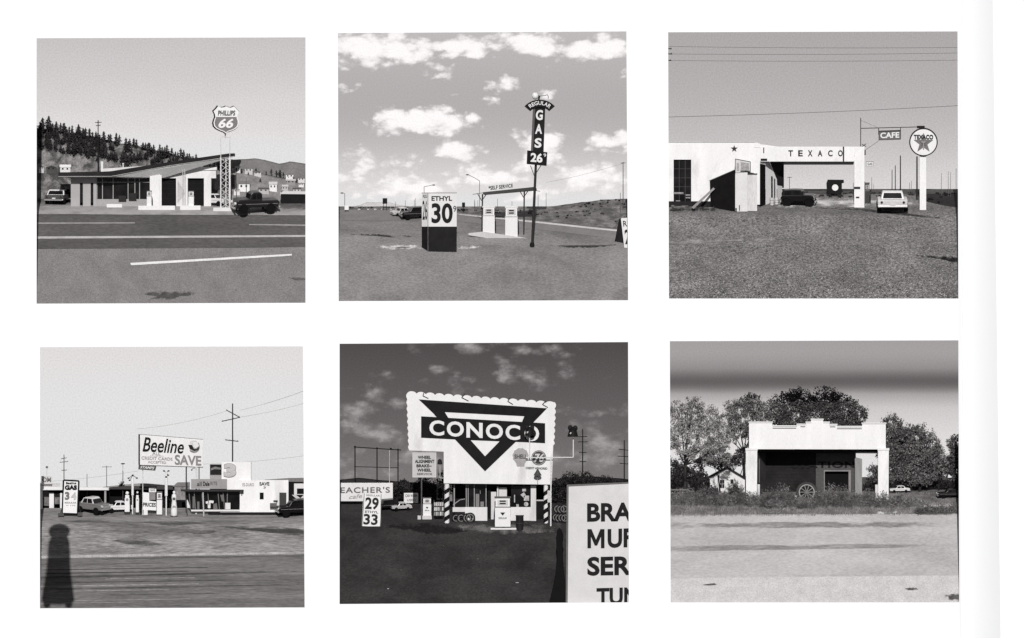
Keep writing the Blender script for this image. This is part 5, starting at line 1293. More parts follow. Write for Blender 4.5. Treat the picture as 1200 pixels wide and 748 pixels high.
# ================================================================== picture 5: big triangle sign
P = Panel([(398, 403), (736, 401), (737, 706), (398, 708)], [(716, 1), (622, 80), (588, 165)], 192, 587.5)
P.sky([(385, 74), (440, 92), (500, 104), (550, 122), (600, 132)], seed=41, clouds=[(430, 478, 34, 20, .9), (405, 495, 26, 14, .9), (455, 500, 34, 10, .7), (630, 412, 40, 9, 1.0), (520, 430, 26, 8, .8), (535, 446, 34, 8, .7), (700, 484, 44, 10, .75), (690, 500, 40, 14, .6), (420, 530, 40, 14, .6), (560, 410, 60, 8, .5), (412, 455, 20, 8, .9), (715, 520, 40, 20, .9), (440, 510, 60, 30, .8), (410, 545, 40, 18, .9), (480, 540, 50, 16, .7), (690, 540, 60, 16, .8), (600, 440, 90, 14, .5)], grain=.10, cloudp=164, rag=.95, soft=1.5, bias=.8, vs=.26)
P.ground('asphalt_lot', M(62, rough=.9, var=.25, fine=.35, scale=.5, bump=.4, stretch=(.5, 1, 1), p2=50), seed=5)
P.patch('oil_stain', [(440, 616), (500, 612), (560, 622), (510, 628)], STAIN_SHADE(42, scale=1), lift=.5)
P.patch('apron', [(505, 612), (660, 612), (656, 624), (560, 628)], STAIN_SHADE(98), lift=.5)
for i, (x, y) in enumerate(((455, 690), (606, 683), (470, 668), (560, 655), (520, 640), (627, 660))):
    solo('litter', 'scrap of pale paper lying on the dark lot before the triangle sign', 'litter', MB().ball((x, y, P.d(y) - .2), rng.uniform(.8, 2.2) if i < 2 else .6, .5, .9, nu=7, nv=4, jit=.4, rnd=rng), M(190 if i < 2 else 120), x, y, P.d(y), 'scraps on the dark lot')
P.terrain('hills', [(380, 566), (400, 562), (420, 560), (450, 563), (520, 568)], 586, 172, 184, M(46, var=.3), seed=6, bump=.6)
P.terrain('hills', [(640, 566), (660, 560), (690, 558), (740, 562), (755, 562)], 590, 172, 184, M(40, var=.3), seed=7, bump=.6)
for i, (x, y, rx, ry) in enumerate(((470, 590, 16, 13), (496, 588, 16, 15), (520, 588, 15, 18), (546, 588, 16, 12))):
    tree('black leafy tree massed behind the alignment sign and the small pump', x, y, 168, [(x - rx * .4, y - ry, rx * .6, ry * .7, 4, 300), (x + rx * .4, y - ry * 1.1, rx * .6, ry * .8, 4, 300), (x, y - ry * 1.5, rx * .5, ry * .6, 4, 250)], 34, size=1.2, trunk_r=1, tp=30, group='dark trees by the alignment sign', seed=60 + i)
for i, (x, y, h) in enumerate(((652, 592, 34), (664, 592, 40), (682, 590, 38), (704, 590, 34), (724, 590, 30), (742, 590, 30))):
    tree('black leafy tree on the skyline behind the lettered white wall board', x, y, 160, [(x - 6, y - h * .6, 10, h * .3, 4, 330), (x + 6, y - h * .68, 10, h * .28, 4, 330), (x, y - h * .3, 12, h * .3, 4, 330)], 34, size=1.2, trunk_r=1, tp=30, group='dark skyline trees', seed=80 + i)
# open black frame
fr = Thing('pipe_gantry', 'empty black pipe frame standing behind the long white wall sign', 'frame', 441, 590, P.d(590))
fd = P.d(590)
for x, y in ((416, 524), (441.8, 526), (466.4, 527.6)): fr.part('post', MB().tube((x, y, fd), (x, 592, fd), .7), DARK(34))
fr.part('crossbar', MB().tube((414.6, 524, fd), (470, 527.6, fd), .6), DARK(34))
fr.part('crossbar', MB().tube((415, 547, fd), (467, 548.4, fd), .45), DARK(40))
fr.part('lamp', MB().ball((416, 523.6, fd), 1.1).ball((441.8, 525.4, fd), 1.1).ball((458, 526.2, fd - 1), 1.4).ball((466.4, 527, fd), 1.1), DARK(34))
upole(P, 'thin white pole standing through the empty black frame', 456.4, 528, 588, fd - 3, r=.5, p=190, group=None, name='flag_pole', cat='pole')
wl = Thing('wall_sign', 'long white wall sign with spaced grey capitals at the picture edge', 'wall sign', 428, 591, P.d(596) + 6)
wd = P.d(596) + 6
wp = wl.part('panel', MB().box(382, 460.4, 566, 587.6, wd, wd + 3), W_(228), bevel=.4)
wl.text("EACHER'S", [(399, 571, wd), (457, 570.6, wd), (457, 577.6, wd), (399, 578, wd)], M(104), wp, bold=.02, space=1.15)
wl.text('cafe', [(409, 580, wd), (424, 578.6, wd), (425, 583.6, wd), (409, 585, wd)], M(170), wp, shear=.3)
wl.part('post', MB().box(384, 386, 587, 600, wd + .5, wd + 2.5).box(440, 442, 587, 600, wd + .5, wd + 2.5), DARK(40))
d = P.d(617)
pb = Thing('price_sign', 'tilted white price board showing twenty nine and thirty three', 'price sign', 435, 617.4, d)
T4 = lambda u, v: (426 + 21.4 * u - 2.2 * v, 578.4 + 1.0 * u + 38.2 * v, d + 3 - 3 * v)
def tq(u0, u1, v0, v1): return [T4(u0, v0), T4(u1, v0), T4(u1, v1), T4(u0, v1)]
pp = pb.part('panel', MB().plate(tq(0, 1, 0, 1), .9), W_(236))
pb.text('REGULAR', tq(.16, .9, .02, .075), M(120), pp)
pb.text('29', tq(.12, .86, .11, .48), DARK(48), pp, bold=.03)
pb.text('ETHYL', tq(.14, .86, .52, .59), DARK(84), pp, bold=.02)
pb.text('33', tq(.08, .86, .62, .95), DARK(48), pp, bold=.03)
pb.part('leg', MB().tube(T4(.04, 0), (424, 620, d - .4), .4).tube(T4(.96, 0), (446, 620, d - .4), .4).tube((427, 580, d + 4), (425, 619, d + 10), .4).tube((446, 580, d + 4), (447, 619, d + 10), .4), M(90))
car(P, 'parked_car', 'dark car parked behind the twenty nine price board', 452, 597, 30, 13, 12, 20, 34, 34, style='wagon')
car(P, 'parked_car', 'pale low car beyond the small gas pump', 470, 597.4, 24, 12, 9, 15, 196, 215)
board(P, 'roadside_sign', 'small white two line sign over the pale low car', 'sign', 473.4, 490, 577.8, 589.6, P.d(594) + 10, 232, texts=[('CAR WASH', 475, 488.6, 579.4, 582.6, 60), ('USED', 477, 487, 584.6, 587.4, 120)], posts=[(476, 589, 596, .4, 90), (488, 589, 596, .4, 90)], base=596)
d = P.d(602)
board(P, 'service_sign', 'white five line wheel service sign hanging on one pole left of the big triangle', 'sign', 484, 510.6, 531, 559, P.d(612) - 4, 198, texts=[('WHEEL', 489.6, 505, 534.2, 537.8, 50, {'bold': .04}), ('ALIGNMENT', 486.2, 509, 538.8, 542.8, 50, {'bold': .04}), ('BRAKE~', 488, 506, 544.2, 547.8, 50, {'bold': .04}), ('WHEEL', 489, 505.4, 549.2, 552.8, 50, {'bold': .04}), ('SERVICE', 488.6, 506.4, 554.4, 556.8, 90, {'bold': .02})], posts=[(494, 558, 602, .8, 96)], base=602, frame=215, fw=.6)
pump(P, 'small white gas pump on its own pale island by the striped pole', 495.6, 505.4, 583, 605.6, d=P.d(608), logo='triangle')
solo('pump_island', 'small pale island under the small gas pump', 'kerb island', MB().box(489.4, 506, 604.4, 609.6, P.d(608) - 2, P.d(608) + 8), M(205), 498, 607, P.d(608), bevel=.2)
# the station
SD = P.d(612) + 4
g5 = Thing('gas_station', 'small glass fronted station with white sill walls below the giant triangle sign', 'gas station', 580, 613, SD)
g5.part('sill_wall', MB().box(545, 571, 594.4, 614, SD, SD + 4).box(598, 622.4, 594.4, 615, SD, SD + 4), W_(226))
g5.part('sill_wall', MB().box(530.4, 545, 594.6, 600, SD + 1, SD + 4), W_(216))
g5.part('pier', MB().prism([(622, 569.6), (628.2, 569.6), (628.2, 614.6), (622, 615.4)], SD - .3, SD + 30), W_(230))
g5.part('step', MB().box(530, 576, 612, 618, SD - 4, SD + 4).box(622, 641, 612.4, 617, SD - 3, SD + 4), W_(216), bevel=.2)
g5.part('back_wall', MB().box(530, 640, 567, 615, SD + 24, SD + 27), DARK(32))
w_ = g5.part('window', MB().box(545, 569, 568, 594.4, SD + 2, SD + 3), GLASS(34))
m = MB()
for x in (546.4, 548.6, 555.8, 569.6): m.box(x - .45, x + .45, 567, 594.4, SD + 1, SD + 1.95)
m.box(531.6, 533, 568, 594.6, SD + 1, SD + 2)
g5.part('window_frame', m, M(160), parent=w_)
w2 = g5.part('window', MB().box(599, 622, 569.8, 594.4, SD + 2, SD + 3), GLASS(30))
g5.part('window_display', MB().box(612, 616.4, 572, 576, SD + 1.4, SD + 1.95).prism([(610, 580), (614, 577), (616, 580), (614, 584)], SD + 1.4, SD + 1.95).box(602.4, 603.6, 580, 589, SD + 1.4, SD + 1.95).box(614, 620, 581, 587, SD + 1.4, SD + 1.95).box(605, 608, 591, 594.4, SD + 1.3, SD + 1.95).disc(616.6, 591, 2.6, SD + 1.4, SD + 1.95, n=14), M(186, var=.4, scale=3), parent=w2)
g5.part('window_display', MB().box(557.4, 561.6, 579, 594, SD + 1.3, SD + 1.95).box(563, 567, 588, 594, SD + 1.3, SD + 1.95).box(562.4, 563.2, 575, 579, SD + 1.4, SD + 1.95), M(128), parent=w_)
dr = g5.part('door', MB().box(571.4, 575.4, 570, 613, SD + 6, SD + 7), DARK(30))
g5.part('door_frame', MB().box(575.4, 581.6, 576.6, 613, SD + 4, SD + 5).box(582.4, 584.2, 570.6, 585, SD + 1, SD + 2).box(584.8, 594, 571.6, 582, SD + 3, SD + 4), W_(214), parent=dr)
g5.part('side_door', MB().box(628.4, 638.4, 587.6, 612.6, SD + 4, SD + 5), GLASS(26))
g5.part('lintel', MB().box(628.4, 638.4, 585.8, 587.4, SD + 3.4, SD + 5), M(190))
g5.part('workbench', MB().path([(531, 592, SD + 3), (539, 586, SD + 3), (545, 585, SD + 3), (551, 588, SD + 3), (555, 585, SD + 3)], .7), M(150))
def barber(label, x, y0, y1, d, r):
    t = Thing('striped_pole', label, 'striped pole', x, y1, d, 'striped barber poles')
    t.part('pole', MB().tube((x, y0, d), (x, y1 + 2, d), r, n=16), W_(232), smooth=False)
    mb = MB(); n = 150; turns = (y1 - y0) / 10.5; pitch = 10.5
    for i in range(n):
        f0, f1 = i / n, (i + 1) / n
        q = []
        for f, o in ((f0, 0), (f1, 0), (f1, pitch * .5), (f0, pitch * .5)):
            a = 2 * math.pi * turns * f
            q.append((x - (r + .07) * math.cos(a), min(y1, y0 + (y1 - y0) * f + o), d + (r + .07) * math.sin(a)))
        mb.add(q, [(0, 1, 2, 3)])
    t.part('stripe', mb, DARK(34))
barber('striped pole holding up the sign above the tyre stand', 523.8, 565, 613.6, SD - 5, 2.9)
barber('striped pole at the far corner by the white floodlight post', 639.8, 567, 615, SD - 5, 2.6)
# giant sign with scalloped edge
GD = SD - 9
gs5 = Thing('station_sign', 'giant white scalloped sign with a black inverted triangle and band', 'sign', 566, 568, GD)
top = [(477.4, 459), (650.2, 471.6)]
out_ = []
n = 16
for i in range(n):
    a, b = i / n, (i + 1) / n
    ax, ay = top[0][0] + (top[1][0] - top[0][0]) * a, top[0][1] + (top[1][1] - top[0][1]) * a
    bx2, by2 = top[0][0] + (top[1][0] - top[0][0]) * b, top[0][1] + (top[1][1] - top[0][1]) * b
    for j in range(6):
        f = j / 6
        out_.append((ax + (bx2 - ax) * f, ay + (by2 - ay) * f - 2.4 * math.sin(math.pi * f) ** .6 + 1.6))
rt = [(650.2, 471.6), (646.6, 568)]
for i in range(13):
    for j in range(5):
        f = (i + j / 5) / 13
        if f > .52: amp = 0
        else: amp = 1.6
        out_.append((rt[0][0] + (rt[1][0] - rt[0][0]) * f + amp * math.sin(math.pi * j / 5), rt[0][1] + (rt[1][1] - rt[0][1]) * f))
out_ += [(646.6, 568), (520, 566.6), (520, 529.4), (480, 528)]
lf = [(480, 528), (477.4, 460.6)]
for i in range(9):
    for j in range(1, 6):
        f = (i + j / 5.5) / 9
        out_.append((lf[0][0] + (lf[1][0] - lf[0][0]) * f - 1.6 * math.sin(math.pi * j / 5.5), lf[0][1] + (lf[1][1] - lf[0][1]) * f))
sp5 = gs5.part('panel', MB().prism(out_, GD, GD + 4), W_(238))
bk = DARK(36)
g = GD
TA, TB, TC = (490.8, 468.2), (641, 478.6), (568.4, 552.4)
gs5.part('triangle', MB().prism([TA, TB, (629, 491), (614.5, 487.8), (521.2, 483), (510, 486.6)], g - .5, g - .05), bk, parent=sp5)
gs5.part('triangle', MB().prism([(493.5, 488), (512, 489), (525.2, 489.8), (611.8, 494.6), (627, 495.4), (638.8, 496.2), (638.8, 519.4), (614, 518.2), (585.8, 517.2), (551, 515.8), (533, 515), (493.5, 513)], g - .55, g - .06), bk, parent=sp5)
gs5.part('triangle', MB().prism([(509, 486.2), (521.2, 483), (525.4, 489.9), (513, 490.2)], g - .45, g - .05), bk, parent=sp5)
gs5.part('triangle', MB().prism([(614.5, 487.7), (629.4, 490.6), (624.6, 495.6), (611.6, 494.8)], g - .45, g - .05), bk, parent=sp5)
gs5.part('triangle', MB().prism([(533, 514.8), (551.2, 515.6), (568.4, 534.8), (585.8, 517), (604.4, 517.8), TC], g - .5, g - .05), bk, parent=sp5)
for i, ch in enumerate('CONOCO'):
    u = (503.2, 523.6, 546.6, 569.4, 592.4, 614.6)[i]; w = (17.4, 20, 19, 20, 17.2, 17.2)[i]
    ya = 492.2 + (u - 503) * .058
    gs5.text(ch, [(u, ya, g - .6), (u + w, ya + w * .058, g - .6), (u + w, ya + 18 + w * .04, g - .6), (u, ya + 18.2, g - .6)], W_(236), sp5, bold=.03)
em = []
for i in range(19):
    a = math.pi * (1.12 - 1.24 * i / 18); rr = 9.2 + .5 * math.cos(18 * a)
    em.append((610 + rr * math.cos(a), 534.4 - rr * math.sin(a)))
em += [(617, 540), (615, 543), (614.4, 546.6), (605.6, 546.6), (605, 543), (603, 540)]
e1 = gs5.part('emblem', MB().prism(em, g - .5, g - .05), M(168, var=.1), parent=sp5)
gs5.text('SHELL', quad(602.8, 617.6, 532.6, 537.6, g - .5), DARK(78), sp5, bold=.03)
gs5.part('emblem', MB().disc(631.4, 536.6, 8.7, g - .5, g - .05), DARK(70), parent=sp5)
gs5.part('emblem_ring', MB().ring(631.4, 536.6, 7.4, 8.0, g - .75, g - .52), W_(196), parent=sp5)
gs5.text('76', quad(625.8, 637.4, 531.6, 541.8, g - .55), W_(206), sp5, bold=.03, shear=.2)
gs5.text('CREDIT HONORED', [(616, 547.2, g), (641.4, 548, g), (641.4, 550.6, g), (616, 549.8, g)], DARK(56), sp5, bold=.03, shear=.15)
for q in ([(497, 459.6), (495.6, 464), (502, 467)], [(545, 461.4), (541, 466), (549, 470)], [(598, 466), (595, 470.4), (601, 474)], [(640, 470), (635.6, 474), (642, 477.6)]):
    gs5.part('neon_tube', MB().path([(x, y, g - .8) for x, y in q], .4), DARK(50), parent=sp5)
# floodlights
fdp = GD - 6
fl = Thing('floodlight_post', 'tall white floodlight post with a long level arm across the triangle sign', 'floodlight post', 645.6, 622, fdp)
fl.part('post', MB().tube((645.6, 535.4, fdp), (645.4, 624, fdp), .9), W_(226))
fl.part('arm', MB().path([(616, 536.4, fdp), (671.8, 536.2, fdp), (671.8, 514, fdp)], .65), W_(226))
fl.part('arm', MB().path([(620.6, 536.4, fdp), (620.6, 511, fdp)], .6), W_(220))
fl.part('arm', MB().path([(630, 547, fdp), (630, 567, fdp)], .35), M(150))
for x, y, k in ((620.6, 506, 1.0), (671.2, 507, 1.1)):
    o = fl.part('lamp', MB().lathe(x, fdp, [(1.2 * k, y - 6 * k), (4.2 * k, y - 2 * k), (5.4 * k, y + 3 * k), (5.8 * k, y + 4.6 * k)], n=14), DARK(36))
    fl.part('lamp', MB().ball((x - 3, y - 5 * k, fdp - 1.5), 2.6 * k, 3 * k, 2.4 * k).ball((x + 3, y - 4.6 * k, fdp + 1), 2.6 * k, 3 * k, 2.4 * k), DARK(44), parent=o)
    fl.part('reflector', MB().ball((x - 2, y + 1, fdp - 4 * k), 1.6, 1.4, .6), M(190), parent=o)
fl.part('lamp', MB().lathe(630, fdp, [(.6, 549.6), (2.4, 553), (4.4, 556.4), (4.6, 557.4)], n=14), DARK(74))
fl.part('box', MB().box(641.6, 645.4, 575, 589, fdp + .3, fdp + 2), M(205))
l2 = Thing('floodlight', 'small floodlight on a bent pale bracket beside the wheel service sign', 'floodlight', 519, 560, GD + 1)
l2.part('bracket', MB().path([(515.6, 546, GD + 2), (515.6, 560.4, GD + 2), (521, 560.4, GD + 2)], .5), M(196))
l2.part('lamp', MB().lathe(515.4, GD + 2, [(1, 538), (2.4, 540), (3, 544.4)], n=12), DARK(46))
# pump, can, clutter
d = P.d(620)
solo('pump_island', 'bright white slab under the big gas pump before the shop door', 'kerb island', MB().box(575, 605.4, 618.8, 624.4, d - 2, d + 12), W_(230), 590, 623, d - 2, bevel=.25)
pump(P, 'big white gas pump with a dark cap standing before the shop door', 580, 598.2, 582, 619.4, d=d, logo='triangle', hose=-1)
tc_ = Thing('trash_can', 'dark ribbed trash can beside the big gas pump', 'trash can', 609, 622.6, d + 1)
tc_.part('body', MB().lathe(609, d + 1, [(4.6, 604), (4.7, 604.8), (4.5, 605.4), (4.6, 613), (4.4, 622.6)], n=18), DARK(48), smooth=False)
tc_.part('rim', MB().lathe(609, d + 1, [(4.9, 603.8), (4.9, 605)], n=18).lathe(609, d + 1, [(4.8, 613), (4.8, 613.8)], n=18), M(70))
def tyre(label, x, y, r, d, w=2.2, p=36, group='tyres by the striped pole', tilt=0.0):
    t = Thing('tyre', label, 'tyre', x, y, d, group)
    t.part('tread', MB().ring(x, y - r, r * .55, r, d - w / 2, d + w / 2, n=22), DARK(p))
    t.part('whitewall', MB().ring(x, y - r, r * .58, r * .74, d - w / 2 - .15, d - w / 2 - .01, n=22), M(128, var=.3))
for x, y, r in ((534.6, 612.6, 5.2), (540.6, 613, 5.6), (547.6, 613, 5.8), (551, 612.8, 6)):
    tyre('whitewall tyre standing in the row against the low sill wall', x, y, r, SD - 2 - (x - 534) * .12)
rk = Thing('oil_rack', 'stand of pale oil cans crowded beside the striped pole', 'oil rack', 514, 611, P.d(611))
rd_ = P.d(611)
rk.part('stand', MB().box(508, 520, 608.6, 612, rd_, rd_ + 4).box(508, 509, 586, 612, rd_ + 3, rd_ + 4).box(519, 520, 586, 612, rd_ + 3, rd_ + 4), DARK(60))
for i in range(15):
    x = 509.6 + (i % 5) * 2.3; y = 593 + (i // 5) * 5.6
    rk.part('can', MB().lathe(x, rd_ + 1.6, [(.95, y - 4.2), (1.0, y - 4), (1.0, y)], n=9), rng.choice((M(196), M(150), M(110), M(215))))
rk.part('shelf', MB().box(508, 520, 592.9, 593.6, rd_, rd_ + 4).box(508, 520, 598.6, 599.2, rd_, rd_ + 4).box(508, 520, 604.2, 604.8, rd_, rd_ + 4), M(90))
for i, (x, y) in enumerate(((652, 612), (655, 612.6), (658.6, 612.4), (662, 612.6), (653.6, 602), (657.4, 602.4), (661, 602))):
    tyre('whitewall tyre in the stack behind the floodlight post', x, y, 5.4, SD - 3 - (i % 4), w=2, group='tyres behind the floodlight post')
# poles
upole(P, 'utility pole with four crossarms above the dark skyline trees', 682.8, 503, 580, 176, r=.8, arms=[(677.6, 512, 688.4, 511.6), (677, 518, 688.6, 517.8), (678.4, 530, 687.6, 530.4), (679, 541, 687, 541)], p=40, group='poles behind the white wall board')
upole(P, 'utility pole with three crossarms nearest the picture edge beyond the white wall board', 731.6, 516, 580, 176, r=.8, arms=[(725, 526.6, 739, 528), (723.6, 534.6, 740, 535.6), (726, 543, 738, 544)], p=40, group='poles behind the white wall board')
# near board
ND = 7
nb5 = Thing('wall_board', 'big white board in the near corner with four lines of cut off black capitals', 'board', 705, 706, ND)
np_ = nb5.part('panel', MB().prism([(666.4, 569.4), (754, 565.6), (754, 730), (665, 730)], ND, ND + 3), M(220, var=.06, fine=.07))
nb5.part('edge', MB().prism([(664.4, 568.2), (754, 564.4), (754, 566), (664.6, 570.2)], ND - .5, ND + 4).prism([(664.2, 569), (666.2, 569.6), (664.8, 730), (662.8, 730)], ND - .3, ND + 3.4), M(110))
nb5.part('lettering', MB().prism([(688.4 + 20 * u, 620.2 + 22.4 * v_) for u, v_ in [(0, 1), (0, 0), (.24, 0), (.5, .55), (.76, 0), (1, 0), (1, 1), (.79, 1), (.79, .40), (.57, .86), (.43, .86), (.21, .40), (.21, 1)]], ND - .35, ND - .02), DARK(40), np_)
for tx, x0, x1, y0, y1 in (('BRA', 688, 741, 589.6, 611.4), ('UF', 712, 742, 619.8, 642.2), ('SER', 688.2, 740, 652.4, 674.8), ('TUN', 699, 748, 689, 709)):
    nb5.text(tx, [(x0, y0 + .4, ND), (x1, y0 - .8, ND), (x1, y1 - .6, ND), (x0, y1 + .2, ND)], DARK(40), np_, bold=.035)
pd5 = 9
solo('dark_upright', 'black upright shape with a pointed top next to the near white board', 'post', MB().prism([(651.6, 630), (653, 621.6), (655.4, 618.6), (658, 621), (660.6, 628), (659.4, 636), (659.8, 652), (660.6, 668), (663.6, 690), (664.4, 720), (640, 720), (646, 696), (651, 672), (652.6, 650)], pd5, pd5 + 5), DARK(26), 655, 706, pd5, bevel=.6)  # solid black upright with a pointed top and spread foot

# ================================================================== picture 6: abandoned station in the weeds
P = Panel([(785, 400), (1123, 399), (1124, 706), (786, 706)], [(714, 1), (603, 95), (585, 120), (574, 168)], 190, 573.5)
P.sky([(384, 156), (412, 172), (432, 146), (440, 114), (447, 94), (455, 118), (462, 168), (478, 206), (520, 226), (590, 232)], grain=.07, seed=51, base_n=.02)
P.ground('field', M(104, var=.35, fine=.35, scale=.9, p2=128), seed=6)
P.patch('road', [(768, 603.6), (1142, 602), (1142, 714), (768, 714)], M(184, rough=.9, var=.08, fine=.16, scale=.4, stretch=(.3, 1, 1), p2=172), lift=.5)
P.patch('road_edge', [(768, 612), (1142, 611), (1142, 618), (768, 620)], STAIN_SHADE(152, stretch=(.2, 1, 1)), lift=.7)
P.patch('road_shoulder', [(768, 678), (1142, 674), (1142, 714), (768, 714)], M(196, var=.1, fine=.22, scale=.9, bump=.3), lift=.7)
P.patch('path', [(1046, 592.6), (1142, 590.6), (1142, 595.4), (1060, 596.4)], STAIN_SHADE(196), lift=.7)
P.patch('path', [(1026, 599.6), (1054, 599), (1054, 602.6), (1026, 603)], STAIN_SHADE(206), lift=1.0)
P.patch('path', [(768, 589), (800, 588.4), (798, 593), (768, 594)], STAIN_SHADE(190), lift=.7)
for poly in ([(822, 685), (838, 683.4), (842, 685.6), (826, 686.8)], [(1058, 690), (1072, 688), (1080, 691), (1066, 692.6)], [(1104, 697), (1142, 694), (1142, 706), (1112, 704)]):
    P.patch('oil_stain', poly, STAIN_SHADE(90, scale=1.3), lift=1.0)
P.patch('worn_track', [(768, 640), (1142, 636), (1142, 641), (768, 647)], STAIN_SHADE(152, stretch=(.15, 1, 1)), lift=.65)
P.terrain('hills', [(768, 556), (850, 562), (950, 558), (1060, 560), (1142, 560)], 578, 172, 178, M(80, var=.3), seed=12, bump=.8)
GD = P.d(586)
g6 = Thing('abandoned_station', 'abandoned white stepped parapet station overgrown with weeds, bays dark and empty', 'garage', 957, 586, GD)
wm = W_(246)
pp6 = [(877.8, 494.8), (905, 494.8), (905, 499.2), (934, 499.2), (934, 497.2), (944.6, 497.2), (944.6, 494.8), (950.4, 494.8), (950.4, 491.4), (964.6, 491.4), (964.6, 494.8), (972, 494.8), (972, 497.4), (981, 497.4), (981, 499.6), (1010.4, 499.8), (1010.4, 496), (1038, 496), (1038, 526.8), (877.8, 526.4)]
g6.part('parapet', MB().prism(pp6, GD, GD + 4), wm)
m = MB()
for a, b, y in ((877, 905.6, 494.2), (905.6, 934, 498.6), (944, 951, 494.2), (950, 965.2, 490.8), (964.6, 972.6, 494.2), (981, 1010.4, 499.2), (1009.6, 1038.8, 495.4), (933.4, 945, 496.6), (971.4, 981.4, 496.8)): m.box(a, b, y, y + 1.3, GD - .9, GD + 4.6)
g6.part('coping', m, W_(240))
m = MB()
for a, b, y in ((905.4, 933, 501.4), (981, 1010, 502), (938, 943.6, 499.6), (972.6, 979, 499.8)): m.box(a, b, y, y + 1.0, GD - .35, GD - .02)
g6.part('painted_groove_shade', m, M(120), parent=None)  # groove shade painted as thin grey strips on the parapet
for x0, x1 in ((874, 887.4), (1028.8, 1041.6)):
    g6.part('pillar', MB().prism([(x0, 527.4), (x1, 527.4), (x1 - .4, 590), (x0 + .2, 590)], GD - 2, GD + 8), wm, bevel=.2)
    g6.part('pillar_cap', MB().box(x0 - .5, x1 + .5, 525.4, 528, GD - 2.6, GD + 8.4), W_(240))
for x0, x1, y in ((887.6, 890.4, 567.6), (1025.6, 1028.6, 568)):
    g6.part('guard_post', MB().box(x0, x1, y, 590, GD - 3, GD), W_(222))
IB = GD + 36
g6.part('roof', MB().box(878, 1038, 501, 526, GD + 4.2, IB + 16), M(110))
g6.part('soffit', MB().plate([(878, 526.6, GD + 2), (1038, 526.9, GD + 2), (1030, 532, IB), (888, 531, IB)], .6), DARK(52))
g6.part('beam', MB().box(885, 1030, 526.9, 530, GD + 8, GD + 11), DARK(44))
bw = g6.part('back_wall', MB().box(886, 957, 529, 590, IB, IB + 4), M(46, var=.35, fine=.3, scale=1.0))  # the bay's shade is put into this near black wall colour
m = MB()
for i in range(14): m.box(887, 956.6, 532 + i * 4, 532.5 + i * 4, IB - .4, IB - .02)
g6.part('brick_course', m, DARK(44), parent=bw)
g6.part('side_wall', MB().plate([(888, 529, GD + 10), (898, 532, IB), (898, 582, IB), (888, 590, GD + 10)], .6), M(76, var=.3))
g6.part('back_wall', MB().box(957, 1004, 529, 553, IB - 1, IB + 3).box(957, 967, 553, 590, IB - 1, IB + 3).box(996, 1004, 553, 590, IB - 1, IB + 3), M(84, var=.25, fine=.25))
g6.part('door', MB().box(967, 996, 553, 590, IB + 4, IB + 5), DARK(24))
g6.part('door_frame', MB().box(966.4, 967.4, 552, 590, IB - 1.5, IB - 1.02).box(995.4, 998, 552, 590, IB - 1.5, IB - 1.02).box(966.4, 998, 551.6, 553, IB - 1.55, IB - 1.03), M(140))
g6.text('STATION', quad(928, 1002.6, 541.4, 549, IB - 1.1), DARK(40), None, bold=.03, space=1.1)
g6.part('side_wall', MB().plate([(1002.4, 536, GD + 20), (1010.6, 538, GD + 8), (1010.2, 590, GD + 8), (1003, 590, GD + 20)], .7), W_(206))
g6.part('downpipe', MB().tube((890, 538, GD + 9), (890, 566, GD + 9), .7), M(110))
wh = Thing('tractor_wheel', 'big spoked tractor wheel leaning inside the dark bay', 'wheel', 945.4, 589, GD + 6)
wx, wy = 945.4, 577
wh.part('tyre', MB().ring(wx, wy, 9.4, 12.2, GD + 5, GD + 9, n=36), M(74, var=.3))
m = MB()
for i in range(26):
    a = 2 * math.pi * i / 26
    m.tube((wx + 12 * math.cos(a), wy + 12 * math.sin(a), GD + 5), (wx + 12.9 * math.cos(a + .12), wy + 12.9 * math.sin(a + .12), GD + 9), .5, n=4)
wh.part('tread', m, M(60))
wh.part('rim', MB().ring(wx, wy, 8.2, 9.3, GD + 4.6, GD + 8, n=36), M(168))
m = MB()
for i in range(10):
    a = 2 * math.pi * i / 10
    m.tube((wx, wy, GD + 6), (wx + 8.4 * math.cos(a), wy + 8.4 * math.sin(a), GD + 6), .42, n=5)
wh.part('spoke', m, M(158))
wh.part('hub', MB().tube((wx, wy, GD + 4.4), (wx, wy, GD + 7), 2.2, n=14), M(120))
solo('marker_post', 'short white marker post beside the tractor wheel', 'post', MB().box(931, 934, 580.6, 594, GD - 4, GD - 2), W_(232), 932.4, 590, GD - 4, bevel=.3)
# houses, cars
HD = P.d(578)
h6 = Thing('house', 'white gabled bungalow with a dark roof edge behind the slim tree', 'house', 852, 578, HD)
h6.part('wall', MB().prism([(832, 559), (852, 548.6), (873, 560), (873, 581), (832, 581)], HD, HD + 16), W_(232))
h6.part('roof', MB().prism([(828, 559.6), (852, 546.6), (876, 561), (876, 563.4), (852, 549.4), (828, 562.2)], HD - 2, HD + 17), DARK(50))
w = h6.part('window', MB().box(843.6, 848.8, 562.4, 572, HD - .5, HD - .05), GLASS(46))
h6.part('window_frame', MB().box(846, 846.5, 562.4, 572, HD - .75, HD - .52).box(843.6, 848.8, 567, 567.5, HD - .75, HD - .52), M(190), parent=w)
h6.part('window', MB().box(856, 859.6, 562, 567, HD - .5, HD - .05), GLASS(50))
house(P, 'far house with a pointed roof among trees at the picture edge', 1106, 571, P.d(575) + 6, 13, 14, 8, p=84, roofp=112, group='far houses behind the abandoned station', win=False)
house(P, 'far pale house beside the pointed roof house at the picture edge', 1118, 571, P.d(575) + 4, 10, 12, 8, p=190, roofp=130, group='far houses behind the abandoned station', win=False)
car(P, 'parked_car', 'white car parked under the trees past the abandoned bay', 1054, 577, 24, 9, 8, 10, 226, 232, dd=0)
car(P, 'parked_car', 'dark low car shape in place of a shadow in the grass toward the picture edge', 1114, 583, 32, 12, 10, 8, 40, 40, dd=0)  # dark car body set in place of a shadow in the grass
